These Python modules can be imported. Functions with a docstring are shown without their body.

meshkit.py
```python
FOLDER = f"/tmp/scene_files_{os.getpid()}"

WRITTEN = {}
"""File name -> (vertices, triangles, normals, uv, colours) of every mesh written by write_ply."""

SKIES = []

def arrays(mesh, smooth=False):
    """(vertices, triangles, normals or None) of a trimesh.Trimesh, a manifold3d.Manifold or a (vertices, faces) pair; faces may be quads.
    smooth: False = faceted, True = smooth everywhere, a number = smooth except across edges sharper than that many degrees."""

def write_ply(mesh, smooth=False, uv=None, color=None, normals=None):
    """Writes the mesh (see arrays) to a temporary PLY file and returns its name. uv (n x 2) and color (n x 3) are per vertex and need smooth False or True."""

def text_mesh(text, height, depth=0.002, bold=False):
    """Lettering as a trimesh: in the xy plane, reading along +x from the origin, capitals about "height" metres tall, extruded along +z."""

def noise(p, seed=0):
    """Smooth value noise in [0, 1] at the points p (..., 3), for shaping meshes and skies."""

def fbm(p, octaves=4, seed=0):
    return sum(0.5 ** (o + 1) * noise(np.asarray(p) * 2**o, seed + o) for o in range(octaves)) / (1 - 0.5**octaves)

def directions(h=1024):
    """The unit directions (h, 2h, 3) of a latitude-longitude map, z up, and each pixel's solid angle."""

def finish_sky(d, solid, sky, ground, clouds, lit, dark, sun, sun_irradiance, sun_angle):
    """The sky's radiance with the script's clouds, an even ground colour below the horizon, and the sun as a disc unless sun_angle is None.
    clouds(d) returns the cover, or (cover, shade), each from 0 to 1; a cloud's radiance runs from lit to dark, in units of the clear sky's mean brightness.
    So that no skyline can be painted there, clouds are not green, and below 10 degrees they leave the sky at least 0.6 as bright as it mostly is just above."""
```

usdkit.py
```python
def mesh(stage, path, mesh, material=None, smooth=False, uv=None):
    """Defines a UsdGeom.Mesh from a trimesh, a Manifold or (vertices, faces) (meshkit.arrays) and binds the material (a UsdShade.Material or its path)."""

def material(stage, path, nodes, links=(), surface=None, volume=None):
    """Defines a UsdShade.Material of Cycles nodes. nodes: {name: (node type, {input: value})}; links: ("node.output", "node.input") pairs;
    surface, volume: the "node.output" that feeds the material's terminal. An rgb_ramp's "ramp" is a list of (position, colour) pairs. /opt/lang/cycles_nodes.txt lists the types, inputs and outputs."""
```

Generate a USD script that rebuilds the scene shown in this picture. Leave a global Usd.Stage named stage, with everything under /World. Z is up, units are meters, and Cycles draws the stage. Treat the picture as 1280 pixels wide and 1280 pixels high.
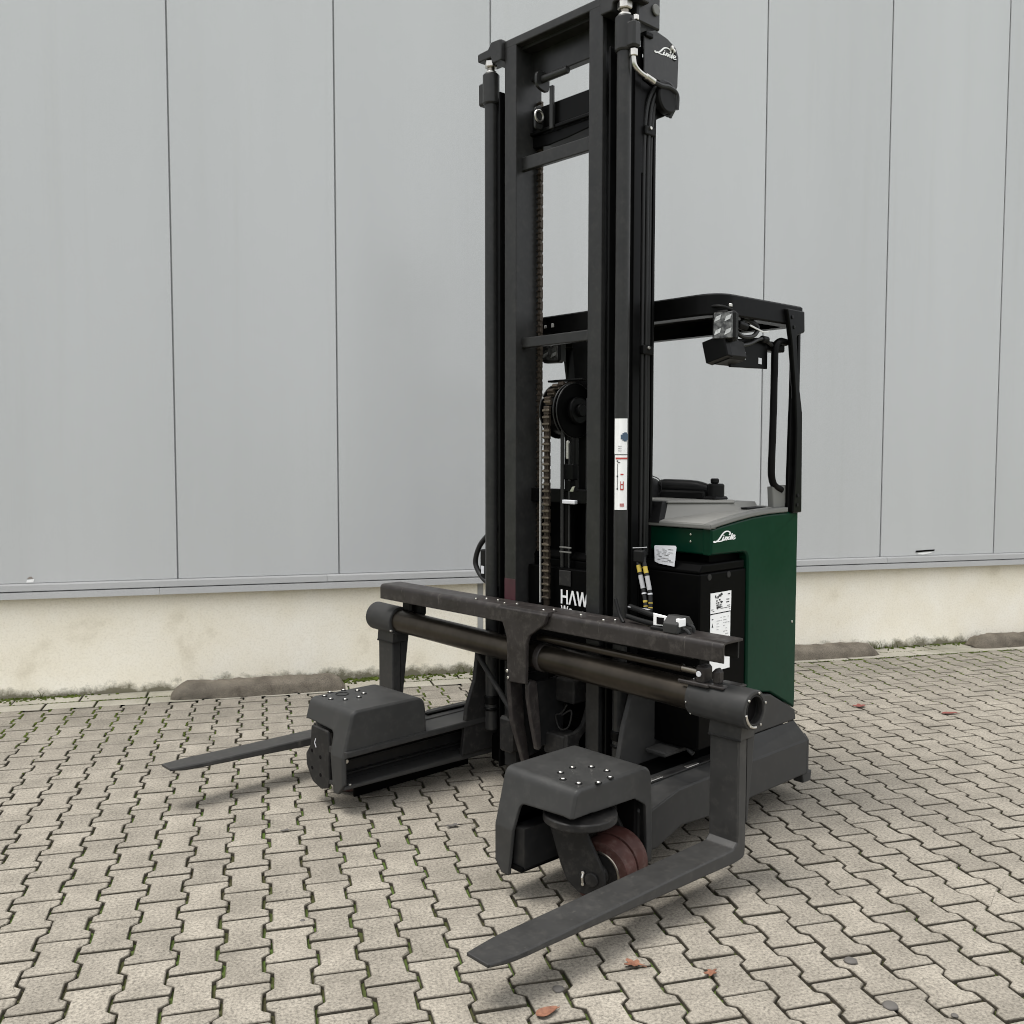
import math, random
import numpy as np, trimesh, manifold3d, shapely
from shapely.geometry import Polygon, LineString, Point, box as sbox
from shapely.ops import unary_union
import mapbox_earcut
import usdkit, meshkit
from pxr import Usd, UsdGeom, UsdLux, UsdShade, Gf, Sdf, Vt

rng = random.Random(7)
nrng = np.random.default_rng(7)
stage = Usd.Stage.CreateInMemory()
UsdGeom.SetStageUpAxis(stage, 'Z')
UsdGeom.SetStageMetersPerUnit(stage, 1.0)
UsdGeom.Xform.Define(stage, '/World')
UsdGeom.Scope.Define(stage, '/World/Looks')

# ------------------------------------------------------------------ camera
PITCH, ROLL, YAW, CAM_H, FPX = .0622, .0007, .2571, 1.51745, 1189.275
cy_, sy_, cp_, sp_ = math.cos(YAW), math.sin(YAW), math.cos(PITCH), math.sin(PITCH)
FW = np.array([sy_ * cp_, cy_ * cp_, -sp_]); R0 = np.array([cy_, -sy_, 0.]); U0 = np.cross(R0, FW)
RT = math.cos(ROLL) * R0 + math.sin(ROLL) * U0; UP = -math.sin(ROLL) * R0 + math.cos(ROLL) * U0
cam = UsdGeom.Camera.Define(stage, '/World/camera')
cam.CreateHorizontalApertureAttr(36.0); cam.CreateVerticalApertureAttr(36.0)
cam.CreateFocalLengthAttr(36.0 * FPX / 1280.0)
cam.CreateClippingRangeAttr(Gf.Vec2f(.05, 2000))
cam.CreateExposureAttr(EXPOSURE := 1.24)
cam.AddTransformOp().Set(Gf.Matrix4d(*RT, 0, *UP, 0, *(-FW), 0, 0, 0, CAM_H, 1))

# ------------------------------------------------------------------ overcast sky and soft sun
SUN_EL, SUN_AZ = math.radians(70), math.radians(276)          # azimuth from +y towards +x
sd = np.array([math.sin(SUN_AZ) * math.cos(SUN_EL), math.cos(SUN_AZ) * math.cos(SUN_EL), math.sin(SUN_EL)])
skymat = usdkit.material(stage, '/World/Looks/overcast_sky', {
    'sky': ('sky_texture', {'sky_type': 'single_scattering', 'sun_disc': False, 'sun_elevation': SUN_EL,
                            'sun_rotation': SUN_AZ, 'aerosol_density': 2.0}),
    'co': ('texture_coordinate', {}),
    'n': ('noise_texture', {'scale': 2.2, 'detail': 4.0, 'roughness': .55}),
    'cl': ('rgb_ramp', {'ramp': [(.3, (.90, .91, .93)), (.7, (1.08, 1.08, 1.08))]}),
    'sx': ('separate_xyz', {}),
    'el': ('rgb_ramp', {'ramp': [(0, (3.0, 3.05, 3.1)), (.5, (3.0, 3.05, 3.1)), (1, (11.6, 11.6, 11.6))]}),
    'hz': ('map_range', {'from_min': -1.0, 'from_max': 1.0, 'to_min': 0.0, 'to_max': 1.0}),
    'ml': ('mix_color', {'blend_type': 'multiply', 'fac': 1.0, 'use_clamp': False}),
    'mx': ('mix_color', {'fac': .9, 'use_clamp': False}),
    'bg': ('background_shader', {'strength': .078})},
    [('co.generated', 'n.vector'), ('n.fac', 'cl.fac'), ('sky.color', 'mx.a'), ('co.generated', 'sx.vector'), ('sx.z', 'hz.value'), ('hz.result', 'el.fac'), ('el.color', 'ml.a'), ('cl.color', 'ml.b'), ('ml.result', 'mx.b'), ('mx.result', 'bg.color')],
    surface='bg.background')
dome = UsdLux.DomeLight.Define(stage, '/World/sky')
UsdShade.MaterialBindingAPI.Apply(dome.GetPrim()).Bind(skymat)
dome.GetPrim().SetCustomDataByKey('label', 'pale overcast sky'); dome.GetPrim().SetCustomDataByKey('category', 'sky')
dome.GetPrim().SetCustomDataByKey('kind', 'structure')
sun = UsdLux.DistantLight.Define(stage, '/World/sun')
sun.CreateIntensityAttr(.36); sun.CreateNormalizeAttr(True); sun.CreateAngleAttr(24.0); sun.CreateColorAttr(Gf.Vec3f(1, .97, .93))
zx = np.cross([0, 0, 1.], sd); zx /= np.linalg.norm(zx); zy = np.cross(sd, zx)
sun.AddTransformOp().Set(Gf.Matrix4d(*zx, 0, *zy, 0, *sd, 0, 0, 0, 20, 1))

# ------------------------------------------------------------------ helpers
def M(name, nodes, links, surface='p.BSDF'):
    return usdkit.material(stage, '/World/Looks/' + name, nodes, links, surface=surface)

used = {}
def free(parent, name):
    k = parent + '/' + name
    n = used.get(k, 0); used[k] = n + 1
    return k if n == 0 else f'{k}_{n:03d}'

def pth(p): return str(p.GetPath()) if hasattr(p, 'GetPath') else str(p)

def obj(name, mesh, mat, parent='/World', smooth=30, label=None):
    if isinstance(mesh, (list, tuple)) and len(mesh) and not isinstance(mesh[0], np.ndarray):
        mesh = cat(*mesh)
    p = usdkit.mesh(stage, free(pth(parent), name), mesh, mat, smooth=smooth).GetPrim()
    if label: p.SetCustomDataByKey('label', label)
    return p

def toned(p, t, soil=None):
    UsdGeom.PrimvarsAPI(p).CreatePrimvar('tone', Sdf.ValueTypeNames.FloatArray, 'vertex').Set(Vt.FloatArray.FromNumpy(np.asarray(t, np.float32)))
    if soil is not None:
        UsdGeom.PrimvarsAPI(p).CreatePrimvar('soil', Sdf.ValueTypeNames.FloatArray, 'vertex').Set(Vt.FloatArray.FromNumpy(np.asarray(soil, np.float32)))
    return p

def tag(p, label=None, category=None, group=None, kind=None):
    for k, v in (('label', label), ('category', category), ('group', group), ('kind', kind)):
        if v: p.SetCustomDataByKey(k, v)
    return p

def thing(name, loc=(0, 0, 0), rotz=0.0):
    x = UsdGeom.Xform.Define(stage, free('/World', name))
    x.AddTranslateOp().Set(Gf.Vec3d(*map(float, loc)))
    if rotz: x.AddRotateZOp().Set(math.degrees(rotz))
    return x.GetPrim()

def tm(v, f): return trimesh.Trimesh(np.asarray(v, float), np.asarray(f, int), process=False)
def cat(*ms):
    out = []
    for m in ms:
        out += list(m) if isinstance(m, (list, tuple)) else [m]
    return trimesh.util.concatenate([trimesh.Trimesh(m.vertices, m.faces, process=False) for m in out])
def mirror(m):
    return tm(np.asarray(m.vertices) * [-1, 1, 1], np.asarray(m.faces)[:, ::-1])
def moved(m, d): return tm(np.asarray(m.vertices) + d, m.faces)
def rot(m, ang, axis, pt=(0, 0, 0)):
    m = tm(m.vertices.copy(), m.faces.copy()); m.apply_transform(trimesh.transformations.rotation_matrix(ang, axis, pt)); return m

def box(x0, x1, y0, y1, z0, z1, b=0.0):
    x0, x1 = sorted((x0, x1)); y0, y1 = sorted((y0, y1)); z0, z1 = sorted((z0, z1))
    if b <= 0:
        v = np.array([[x, y, z] for x in (x0, x1) for y in (y0, y1) for z in (z0, z1)])
        h = trimesh.convex.convex_hull(v); return tm(h.vertices, h.faces)
    b = min(b, .45 * (x1 - x0), .45 * (y1 - y0), .45 * (z1 - z0))
    P = []
    for x, sx in ((x0, 1), (x1, -1)):
        for y, sy in ((y0, 1), (y1, -1)):
            for z, sz in ((z0, 1), (z1, -1)):
                P += [[x, y + sy * b, z + sz * b], [x + sx * b, y, z + sz * b], [x + sx * b, y + sy * b, z]]
    h = trimesh.convex.convex_hull(np.array(P)); return tm(h.vertices, h.faces)

AX = {'x': lambda p, a: np.c_[np.full(len(p), a), p[:, 0], p[:, 1]],
      'y': lambda p, a: np.c_[p[:, 0], np.full(len(p), a), p[:, 1]],
      'z': lambda p, a: np.c_[p[:, 0], p[:, 1], np.full(len(p), a)]}

def area2(p): x, y = p[:, 0], p[:, 1]; return .5 * np.sum(x * np.roll(y, -1) - y * np.roll(x, -1))

def rounded(pts, r=.02, n=4):
    """polygon corners rounded; a point may carry its own radius as a third number"""
    P = [(p[0], p[1], p[2] if len(p) > 2 else r) for p in pts]; out = []
    for i, (x, y, rr) in enumerate(P):
        c = np.array([x, y]); a = np.array(P[i - 1][:2]); b = np.array(P[(i + 1) % len(P)][:2])
        da, db = a - c, b - c; la, lb = np.linalg.norm(da), np.linalg.norm(db)
        ang = math.acos(np.clip(da @ db / (la * lb), -1, 1))
        if rr <= 0 or ang > math.pi - .05: out.append(c); continue
        t = min(rr / math.tan(ang / 2), .48 * la, .48 * lb)
        p0, p1 = c + da / la * t, c + db / lb * t
        for k in range(n + 1):
            s = k / n; out.append((1 - s) ** 2 * p0 + 2 * s * (1 - s) * c + s * s * p1)
    return np.array(out)

def inset(p, d):
    q = np.roll(p, -1, 0) - p; q /= np.maximum(np.linalg.norm(q, axis=1, keepdims=True), 1e-9)
    n = np.c_[-q[:, 1], q[:, 0]]; m = n + np.roll(n, 1, 0)
    return p + m * (d / np.maximum((m * m).sum(1, keepdims=True) / 2, .35))

def prism(poly, axis, a0, a1, b=0.0):
    p = np.array([q[:2] for q in poly], float)
    keep = np.linalg.norm(p - np.roll(p, 1, 0), axis=1) > 1e-6; p = p[keep]
    if area2(p) < 0: p = p[::-1]
    a0, a1 = sorted((a0, a1)); n = len(p)
    rings = [(p, a0), (p, a1)] if b <= 0 else [(inset(p, b), a0), (p, a0 + b), (p, a1 - b), (inset(p, b), a1)]
    v = np.vstack([AX[axis](q, a) for q, a in rings]); f = []
    for k in range(len(rings) - 1):
        i = np.arange(n); j = (i + 1) % n
        f += [np.c_[k * n + i, k * n + j, (k + 1) * n + j], np.c_[k * n + i, (k + 1) * n + j, (k + 1) * n + i]]
    t = mapbox_earcut.triangulate_float64(rings[0][0], np.array([n], np.uint32)).reshape(-1, 3).astype(int)
    tp = mapbox_earcut.triangulate_float64(rings[-1][0], np.array([n], np.uint32)).reshape(-1, 3).astype(int)
    def orient(tri, q, up):
        a = q[tri]; s = (a[:, 1, 0] - a[:, 0, 0]) * (a[:, 2, 1] - a[:, 0, 1]) - (a[:, 1, 1] - a[:, 0, 1]) * (a[:, 2, 0] - a[:, 0, 0])
        tri = tri.copy(); bad = (s > 0) != up; tri[bad] = tri[bad][:, ::-1]; return tri
    f += [orient(t, rings[0][0], False), orient(tp, rings[-1][0], True) + (len(rings) - 1) * n]
    f = np.vstack(f)
    if axis == 'y': f = f[:, ::-1]
    return tm(v, f)

def tube(path, r, n=10, caps=True):
    P = np.asarray(path, float); rr = np.broadcast_to(np.asarray(r, float), (len(P),))
    T = np.gradient(P, axis=0) if len(P) > 2 else np.repeat([P[1] - P[0]], 2, 0)
    T /= np.maximum(np.linalg.norm(T, axis=1, keepdims=True), 1e-12)
    a = np.array([0, 0, 1.]) if abs(T[0][2]) < .9 else np.array([1., 0, 0])
    N = np.cross(T[0], a); N /= np.linalg.norm(N); V = []
    for i in range(len(P)):
        N = N - T[i] * (N @ T[i]); N /= np.linalg.norm(N); B = np.cross(T[i], N)
        th = np.arange(n) * 2 * np.pi / n
        V.append(P[i] + rr[i] * (np.cos(th)[:, None] * N + np.sin(th)[:, None] * B))
    V = np.vstack(V); F = []; i = np.arange(n); j = (i + 1) % n
    for k in range(len(P) - 1):
        F += [np.c_[k * n + i, k * n + j, (k + 1) * n + j], np.c_[k * n + i, (k + 1) * n + j, (k + 1) * n + i]]
    if caps:
        c0, c1 = len(V), len(V) + 1; V = np.vstack([V, P[0], P[-1]])
        F += [np.c_[np.full(n, c0), j, i], np.c_[np.full(n, c1), (len(P) - 1) * n + i, (len(P) - 1) * n + j]]
    return tm(V, np.vstack(F))

def cyl(p0, p1, r, n=24, b=.003):
    p0, p1 = np.array(p0, float), np.array(p1, float); d = (p1 - p0); L = np.linalg.norm(d); d /= L
    b = min(b, r * .4, L * .3)
    return tube([p0, p0 + d * 1e-5, p0 + d * b, p1 - d * b, p1 - d * 1e-5, p1], [r - b, r - b, r, r, r - b, r - b], n)

def ring(p0, p1, ro, ri, n=28):
    """an open pipe end with wall thickness"""
    p0, p1 = np.array(p0, float), np.array(p1, float); d = p1 - p0; L = np.linalg.norm(d); d /= L; b = .004
    a = np.array([0, 0, 1.]) if abs(d[2]) < .9 else np.array([1., 0, 0]); N = np.cross(d, a); N /= np.linalg.norm(N); B = np.cross(d, N)
    prof = [(ro, 0), (ro, L - b), (ro - b, L), (ri + b * .5, L), (ri, L - b * .5), (ri, 0)]
    th = np.arange(n) * 2 * np.pi / n; V = []
    for r, h in prof: V.append(p0 + d * h + r * (np.cos(th)[:, None] * N + np.sin(th)[:, None] * B))
    V = np.vstack(V); i = np.arange(n); j = (i + 1) % n; F = []
    for k in range(len(prof)):
        k2 = (k + 1) % len(prof); F += [np.c_[k * n + i, k * n + j, k2 * n + j], np.c_[k * n + i, k2 * n + j, k2 * n + i]]
    return tm(V, np.vstack(F))

def smoothpath(pts, n=8):
    P = np.asarray(pts, float); P = np.vstack([2 * P[0] - P[1], P, 2 * P[-1] - P[-2]]); out = []
    for i in range(1, len(P) - 2):
        for s in np.linspace(0, 1, n, endpoint=False):
            a, b, c, d = P[i - 1:i + 3]
            out.append(.5 * (2 * b + (c - a) * s + (2 * a - 5 * b + 4 * c - d) * s * s + (3 * b - a - 3 * c + d) * s ** 3))
    return np.array(out + [P[-2]])

def man(m): return manifold3d.Manifold(manifold3d.Mesh(np.asarray(m.vertices, np.float32), np.asarray(m.faces, np.uint32)))
def unman(M_):
    q = M_.to_mesh(); return tm(q.vert_properties[:, :3], q.tri_verts)
def merged(m): m = trimesh.Trimesh(m.vertices, m.faces, process=True); m.fix_normals(); return m

def place(m, origin, right, up, normal):
    A = np.eye(4); A[:3, 0], A[:3, 1], A[:3, 2], A[:3, 3] = right, up, normal, origin
    m = tm(m.vertices.copy(), m.faces.copy()); m.apply_transform(A)
    if np.linalg.det(A[:3, :3]) < 0: m.faces = m.faces[:, ::-1]
    return m
def flat(geom, depth):
    return cat(*[trimesh.creation.extrude_polygon(g, depth, engine='earcut') for g in getattr(geom, 'geoms', [geom]) if not g.is_empty])
SIDE = ((0, 1, 0), (0, 0, 1), (1, 0, 0))      # on a face looking to the truck's right
FRONT = ((1, 0, 0), (0, 0, 1), (0, -1, 0))    # on a face looking forwards over the forks

# ------------------------------------------------------------------ materials
def paint(name, base, rough=.45, var=.25, scale=6.0, bevel=.004, spec=.5, coat=0.0, dust=.0, metal=0.0, bump=.05, scratch=0.0):
    b = np.array(base)
    nodes = {'g': ('geometry', {}), 't': ('texture_coordinate', {}),
             'n1': ('noise_texture', {'scale': scale, 'detail': 6.0, 'roughness': .62}),
             'r1': ('rgb_ramp', {'ramp': [(.3, tuple(b * (1 - var))), (.7, tuple(np.minimum(b * (1 + var), 1)))]}),
             'n2': ('noise_texture', {'scale': 170.0, 'detail': 2.0}),
             'rr': ('map_range', {'from_min': .3, 'from_max': .7, 'to_min': rough * .8, 'to_max': min(1, rough * 1.25)}),
             'bu': ('bump', {'strength': bump, 'distance': .002}),
             'p': ('principled_bsdf', {'specular_ior_level': spec, 'coat_weight': coat, 'coat_roughness': .12, 'metallic': metal})}
    links = [('t.object', 'n1.vector'), ('t.object', 'n2.vector'), ('n1.fac', 'r1.fac'), ('n1.fac', 'rr.value'), ('rr.result', 'p.roughness'),
             ('n2.fac', 'bu.height'), ('bu.normal', 'p.normal')]
    if bevel > 0:
        nodes['bv'] = ('bevel', {'radius': bevel, 'samples': 4}); links.append(('bv.bevel', 'bu.normal'))
    if dust > 0:
        nodes['n3'] = ('noise_texture', {'scale': 24.0, 'detail': 8.0, 'roughness': .75})
        nodes['dr'] = ('map_range', {'from_min': .5, 'from_max': .78, 'to_min': 0.0, 'to_max': dust, 'clamp': True})
        nodes['dm'] = ('mix_color', {'b': (.23, .21, .185)})
        links += [('t.object', 'n3.vector'), ('n3.fac', 'dr.value'), ('dr.result', 'dm.fac'), ('r1.color', 'dm.a')]
        if scratch > 0:
            nodes['ms'] = ('mapping', {'scale': (60.0, 25.0, 5.0)})
            nodes['ns'] = ('noise_texture', {'scale': 1.0, 'detail': 3.0, 'roughness': .6})
            nodes['sr'] = ('map_range', {'from_min': .66, 'from_max': .74, 'to_min': 0.0, 'to_max': scratch, 'clamp': True})
            nodes['sm'] = ('mix_color', {'b': (.26, .24, .21)})
            links += [('t.object', 'ms.vector'), ('ms.vector', 'ns.vector'), ('ns.fac', 'sr.value'), ('sr.result', 'sm.fac'), ('dm.result', 'sm.a'), ('sm.result', 'p.base_color')]
        else:
            links += [('dm.result', 'p.base_color')]
    else:
        links.append(('r1.color', 'p.base_color'))
    return M(name, nodes, links)

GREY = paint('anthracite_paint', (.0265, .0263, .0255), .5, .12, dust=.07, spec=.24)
COVER = paint('cover_paint', (.0285, .0285, .0275), .46, .12, dust=.07, spec=.28, bevel=.009)
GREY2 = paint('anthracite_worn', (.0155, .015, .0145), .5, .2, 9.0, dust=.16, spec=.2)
MAST = paint('mast_paint', (.0165, .0165, .016), .33, .2, 5.0, dust=.07, spec=.32)
CHAN = paint('channel_shade_paint', (.0085, .0085, .0085), .4, .2, 7.0, dust=.05, spec=.2)  # near black, holds painted shade of the leg channel and beam recess
BLACK = paint('black_paint', (.0022, .0022, .0022), .34, .2, 7.0, dust=.004, spec=.10)
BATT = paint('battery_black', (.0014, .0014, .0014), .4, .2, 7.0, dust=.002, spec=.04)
DARK = paint('black_plastic', (.004, .004, .004), .5, .2, 9.0, bevel=.003, spec=.18)
FORK = paint('fork_paint', (.029, .0285, .0272), .46, .15, 7.0, dust=.12, spec=.30, scratch=.10)
CARR = paint('scuffed_carriage_paint', (.0205, .0175, .0165), .38, .25, 11.0, dust=.22, bump=.12, spec=.3, scratch=.35)
GREEN = paint('green_paint', (.0006, .0165, .0085), .22, .08, 3.0, bevel=.006, spec=.16, coat=.03, bump=.02)
DASH = paint('dash_grey_plastic', (.20, .197, .182), .6, .06, 8.0, bevel=.005)
TRIM = paint('trim_grey_plastic', (.13, .13, .12), .55, .06, 8.0, bevel=.004)
RUBBER = paint('hose_rubber', (.008, .008, .008), .42, .15, 9.0, bevel=0, spec=.35)
BRONZE = paint('oiled_steel', (.043, .036, .028), .28, .3, 4.0, bevel=0, metal=.85, bump=.04)
ROD = paint('piston_rod', (.26, .235, .20), .3, .15, 4.0, bevel=0, metal=1.0)
STEEL = paint('zinc_steel', (.62, .60, .56), .32, .15, 20.0, bevel=.001, metal=1.0)
CHAIN = paint('chain_steel', (.05, .038, .028), .45, .35, 30.0, bevel=0, metal=.6)
CHAINL = paint('chain_pins', (.13, .108, .085), .35, .3, 30.0, bevel=0, metal=.9)
TYRE = paint('red_polyurethane', (.055, .022, .018), .5, .25, 12.0, bevel=.005, dust=.30, spec=.3)
WHITE = paint('white_label', (.80, .80, .79), .45, .03, 9.0, bevel=0, bump=0)
LABEL = paint('silver_label', (.60, .61, .63), .4, .08, 40.0, bevel=0, bump=0)
INK = paint('black_print', (.03, .03, .032), .5, .1, 9.0, bevel=0, bump=0)
GREYINK = paint('grey_print', (.35, .35, .36), .5, .1, 9.0, bevel=0, bump=0)
RED = paint('red_print', (.40, .05, .04), .5, .1, 9.0, bevel=0, bump=0)
BLUE = paint('blue_print', (.05, .085, .13), .5, .1, 9.0, bevel=0, bump=0)
YELLOW = paint('yellow_tape', (.40, .30, .045), .5, .1, 9.0, bevel=0, bump=0)
LENS = M('lamp_glass', {'t': ('texture_coordinate', {}), 'n': ('noise_texture', {'scale': 55.0, 'detail': 3.0}),
                        'r': ('rgb_ramp', {'ramp': [(.38, (.02, .02, .019)), (.66, (.16, .16, .15))]}),
                        'p': ('principled_bsdf', {'roughness': .18, 'metallic': .55, 'coat_weight': .6})},
         [('t.object', 'n.vector'), ('n.fac', 'r.fac'), ('r.color', 'p.base_color')])

def concrete(name, c0, c1, rough=.85, island=None, grain=1.0, bump=.35, dark=(.1, .095, .085), darkamt=.5, scale=3.0, fine=190.0):
    nodes = {'t': ('texture_coordinate', {}), 'g': ('geometry', {}), 'o': ('object_info', {}),
             'n1': ('noise_texture', {'scale': scale, 'detail': 8.0, 'roughness': .6}),
             'r1': ('rgb_ramp', {'ramp': [(.3, c0), (.7, c1)]}),
             'n2': ('noise_texture', {'scale': fine, 'detail': 4.0, 'roughness': .75}),
             'r2': ('rgb_ramp', {'ramp': [(.30, (1 - .38 * grain,) * 3), (.5, (1, 1, 1)), (.72, (1 + .30 * grain,) * 3)]}),
             'm2': ('mix_color', {'blend_type': 'multiply', 'fac': 1.0, 'use_clamp': False}),
             'n3': ('noise_texture', {'scale': 1.1, 'detail': 6.0, 'roughness': .7}),
             'd3': ('map_range', {'from_min': .52, 'from_max': .75, 'to_min': 0.0, 'to_max': darkamt, 'clamp': True}),
             'm3': ('mix_color', {'b': dark}),
             'v': ('noise_texture', {'scale': 34.0, 'detail': 5.0, 'roughness': .8}),
             'rv': ('map_range', {'from_min': .57, 'from_max': .74, 'to_min': 0.0, 'to_max': .50, 'clamp': True}),
             'm4': ('mix_color', {'b': dark}),
             'ad': ('math', {'math_type': 'multiply_add', 'value2': .5}),
             'bu': ('bump', {'strength': bump, 'distance': .004}),
             'sm': ('attribute', {'attribute': 'soil'}),
             'm5': ('mix_color', {'b': (.040, .033, .022)}), 'at': ('attribute', {'attribute': 'tone'}),
             'p': ('principled_bsdf', {'roughness': rough, 'specular_ior_level': .3})}
    links = [('g.position', 'n1.vector'), ('g.position', 'n2.vector'), ('g.position', 'n3.vector'), ('g.position', 'v.vector'),
             ('n1.fac', 'r1.fac'), ('n2.fac', 'r2.fac'), ('r1.color', 'm2.a'), ('r2.color', 'm2.b'),
             ('n3.fac', 'd3.value'), ('d3.result', 'm3.fac'), ('v.fac', 'rv.value'), ('rv.result', 'm4.fac'),
             ('n2.fac', 'ad.value1'), ('v.fac', 'ad.value3'), ('ad.value', 'bu.height'), ('bu.normal', 'p.normal')]
    if island:
        nodes['hs'] = ('map_range', {'from_min': 0.0, 'from_max': 1.0, 'to_min': .90, 'to_max': 1.09})
        nodes['hv'] = ('hsv', {'saturation': 1.0})
        links += [(island, 'hs.value'), ('hs.result', 'hv.value'), ('m2.result', 'hv.color'), ('hv.color', 'm3.a')]
    else:
        links += [('m2.result', 'm3.a')]
    links += [('m3.result', 'm4.a'), ('m4.result', 'm5.a'), ('sm.fac', 'm5.fac'), ('m5.result', 'p.base_color')]
    return M(name, nodes, links)

PV0, PV1 = (.186, .168, .138), (.284, .258, .214)
PAVER = concrete('paver_concrete', PV0, PV1, island='at.fac', darkamt=.34, dark=(.20, .178, .145), grain=1.7, bump=.7, scale=6.0, fine=105.0)
PAVERS = PAVER
EDGING = concrete('edging_concrete', (.30, .28, .23), (.42, .395, .33), island='at.fac', darkamt=.6, dark=(.12, .12, .07))
BUMPER = concrete('bumper_concrete', (.085, .072, .056), (.19, .165, .13), grain=1.5, darkamt=.6, scale=9.0, dark=(.06, .055, .045), bump=.8)
PLINTH = M('plinth_render', {
    'g': ('geometry', {}), 'sx': ('separate_xyz', {}),
    'n1': ('noise_texture', {'scale': 2.6, 'detail': 8.0, 'roughness': .62}),
    'r1': ('rgb_ramp', {'ramp': [(.25, (.66, .60, .47)), (.40, (.83, .775, .645)), (.7, (.88, .84, .74))]}),
    'n2': ('noise_texture', {'scale': 75.0, 'detail': 5.0, 'roughness': .75}),
    'r2': ('rgb_ramp', {'ramp': [(.28, (.86, .85, .82)), (.5, (1, 1, 1)), (.75, (1.05, 1.05, 1.05))]}),
    'm2': ('mix_color', {'blend_type': 'multiply', 'fac': 1.0, 'use_clamp': False}),
    'n3': ('noise_texture', {'scale': 7.0, 'detail': 9.0, 'roughness': .75}),
    'zz': ('map_range', {'from_min': 0.0, 'from_max': .13, 'to_min': .36, 'to_max': -.12}),
    'ad': ('math', {'math_type': 'add'}),
    'dr': ('map_range', {'from_min': .60, 'from_max': .80, 'to_min': 0.0, 'to_max': .9, 'clamp': True}),
    'm3': ('mix_color', {'b': (.105, .095, .055)}),
    'bu': ('bump', {'strength': .35, 'distance': .006}),
    'p': ('principled_bsdf', {'roughness': .9, 'specular_ior_level': .2})},
    [('g.position', 'n1.vector'), ('g.position', 'n2.vector'), ('g.position', 'n3.vector'), ('g.position', 'sx.vector'),
     ('n1.fac', 'r1.fac'), ('n2.fac', 'r2.fac'), ('r1.color', 'm2.a'), ('r2.color', 'm2.b'), ('sx.z', 'zz.value'),
     ('zz.result', 'ad.value1'), ('n3.fac', 'ad.value2'), ('ad.value', 'dr.value'), ('dr.result', 'm3.fac'),
     ('m2.result', 'm3.a'), ('m3.result', 'p.base_color'), ('n2.fac', 'bu.height'), ('bu.normal', 'p.normal')])
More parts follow.
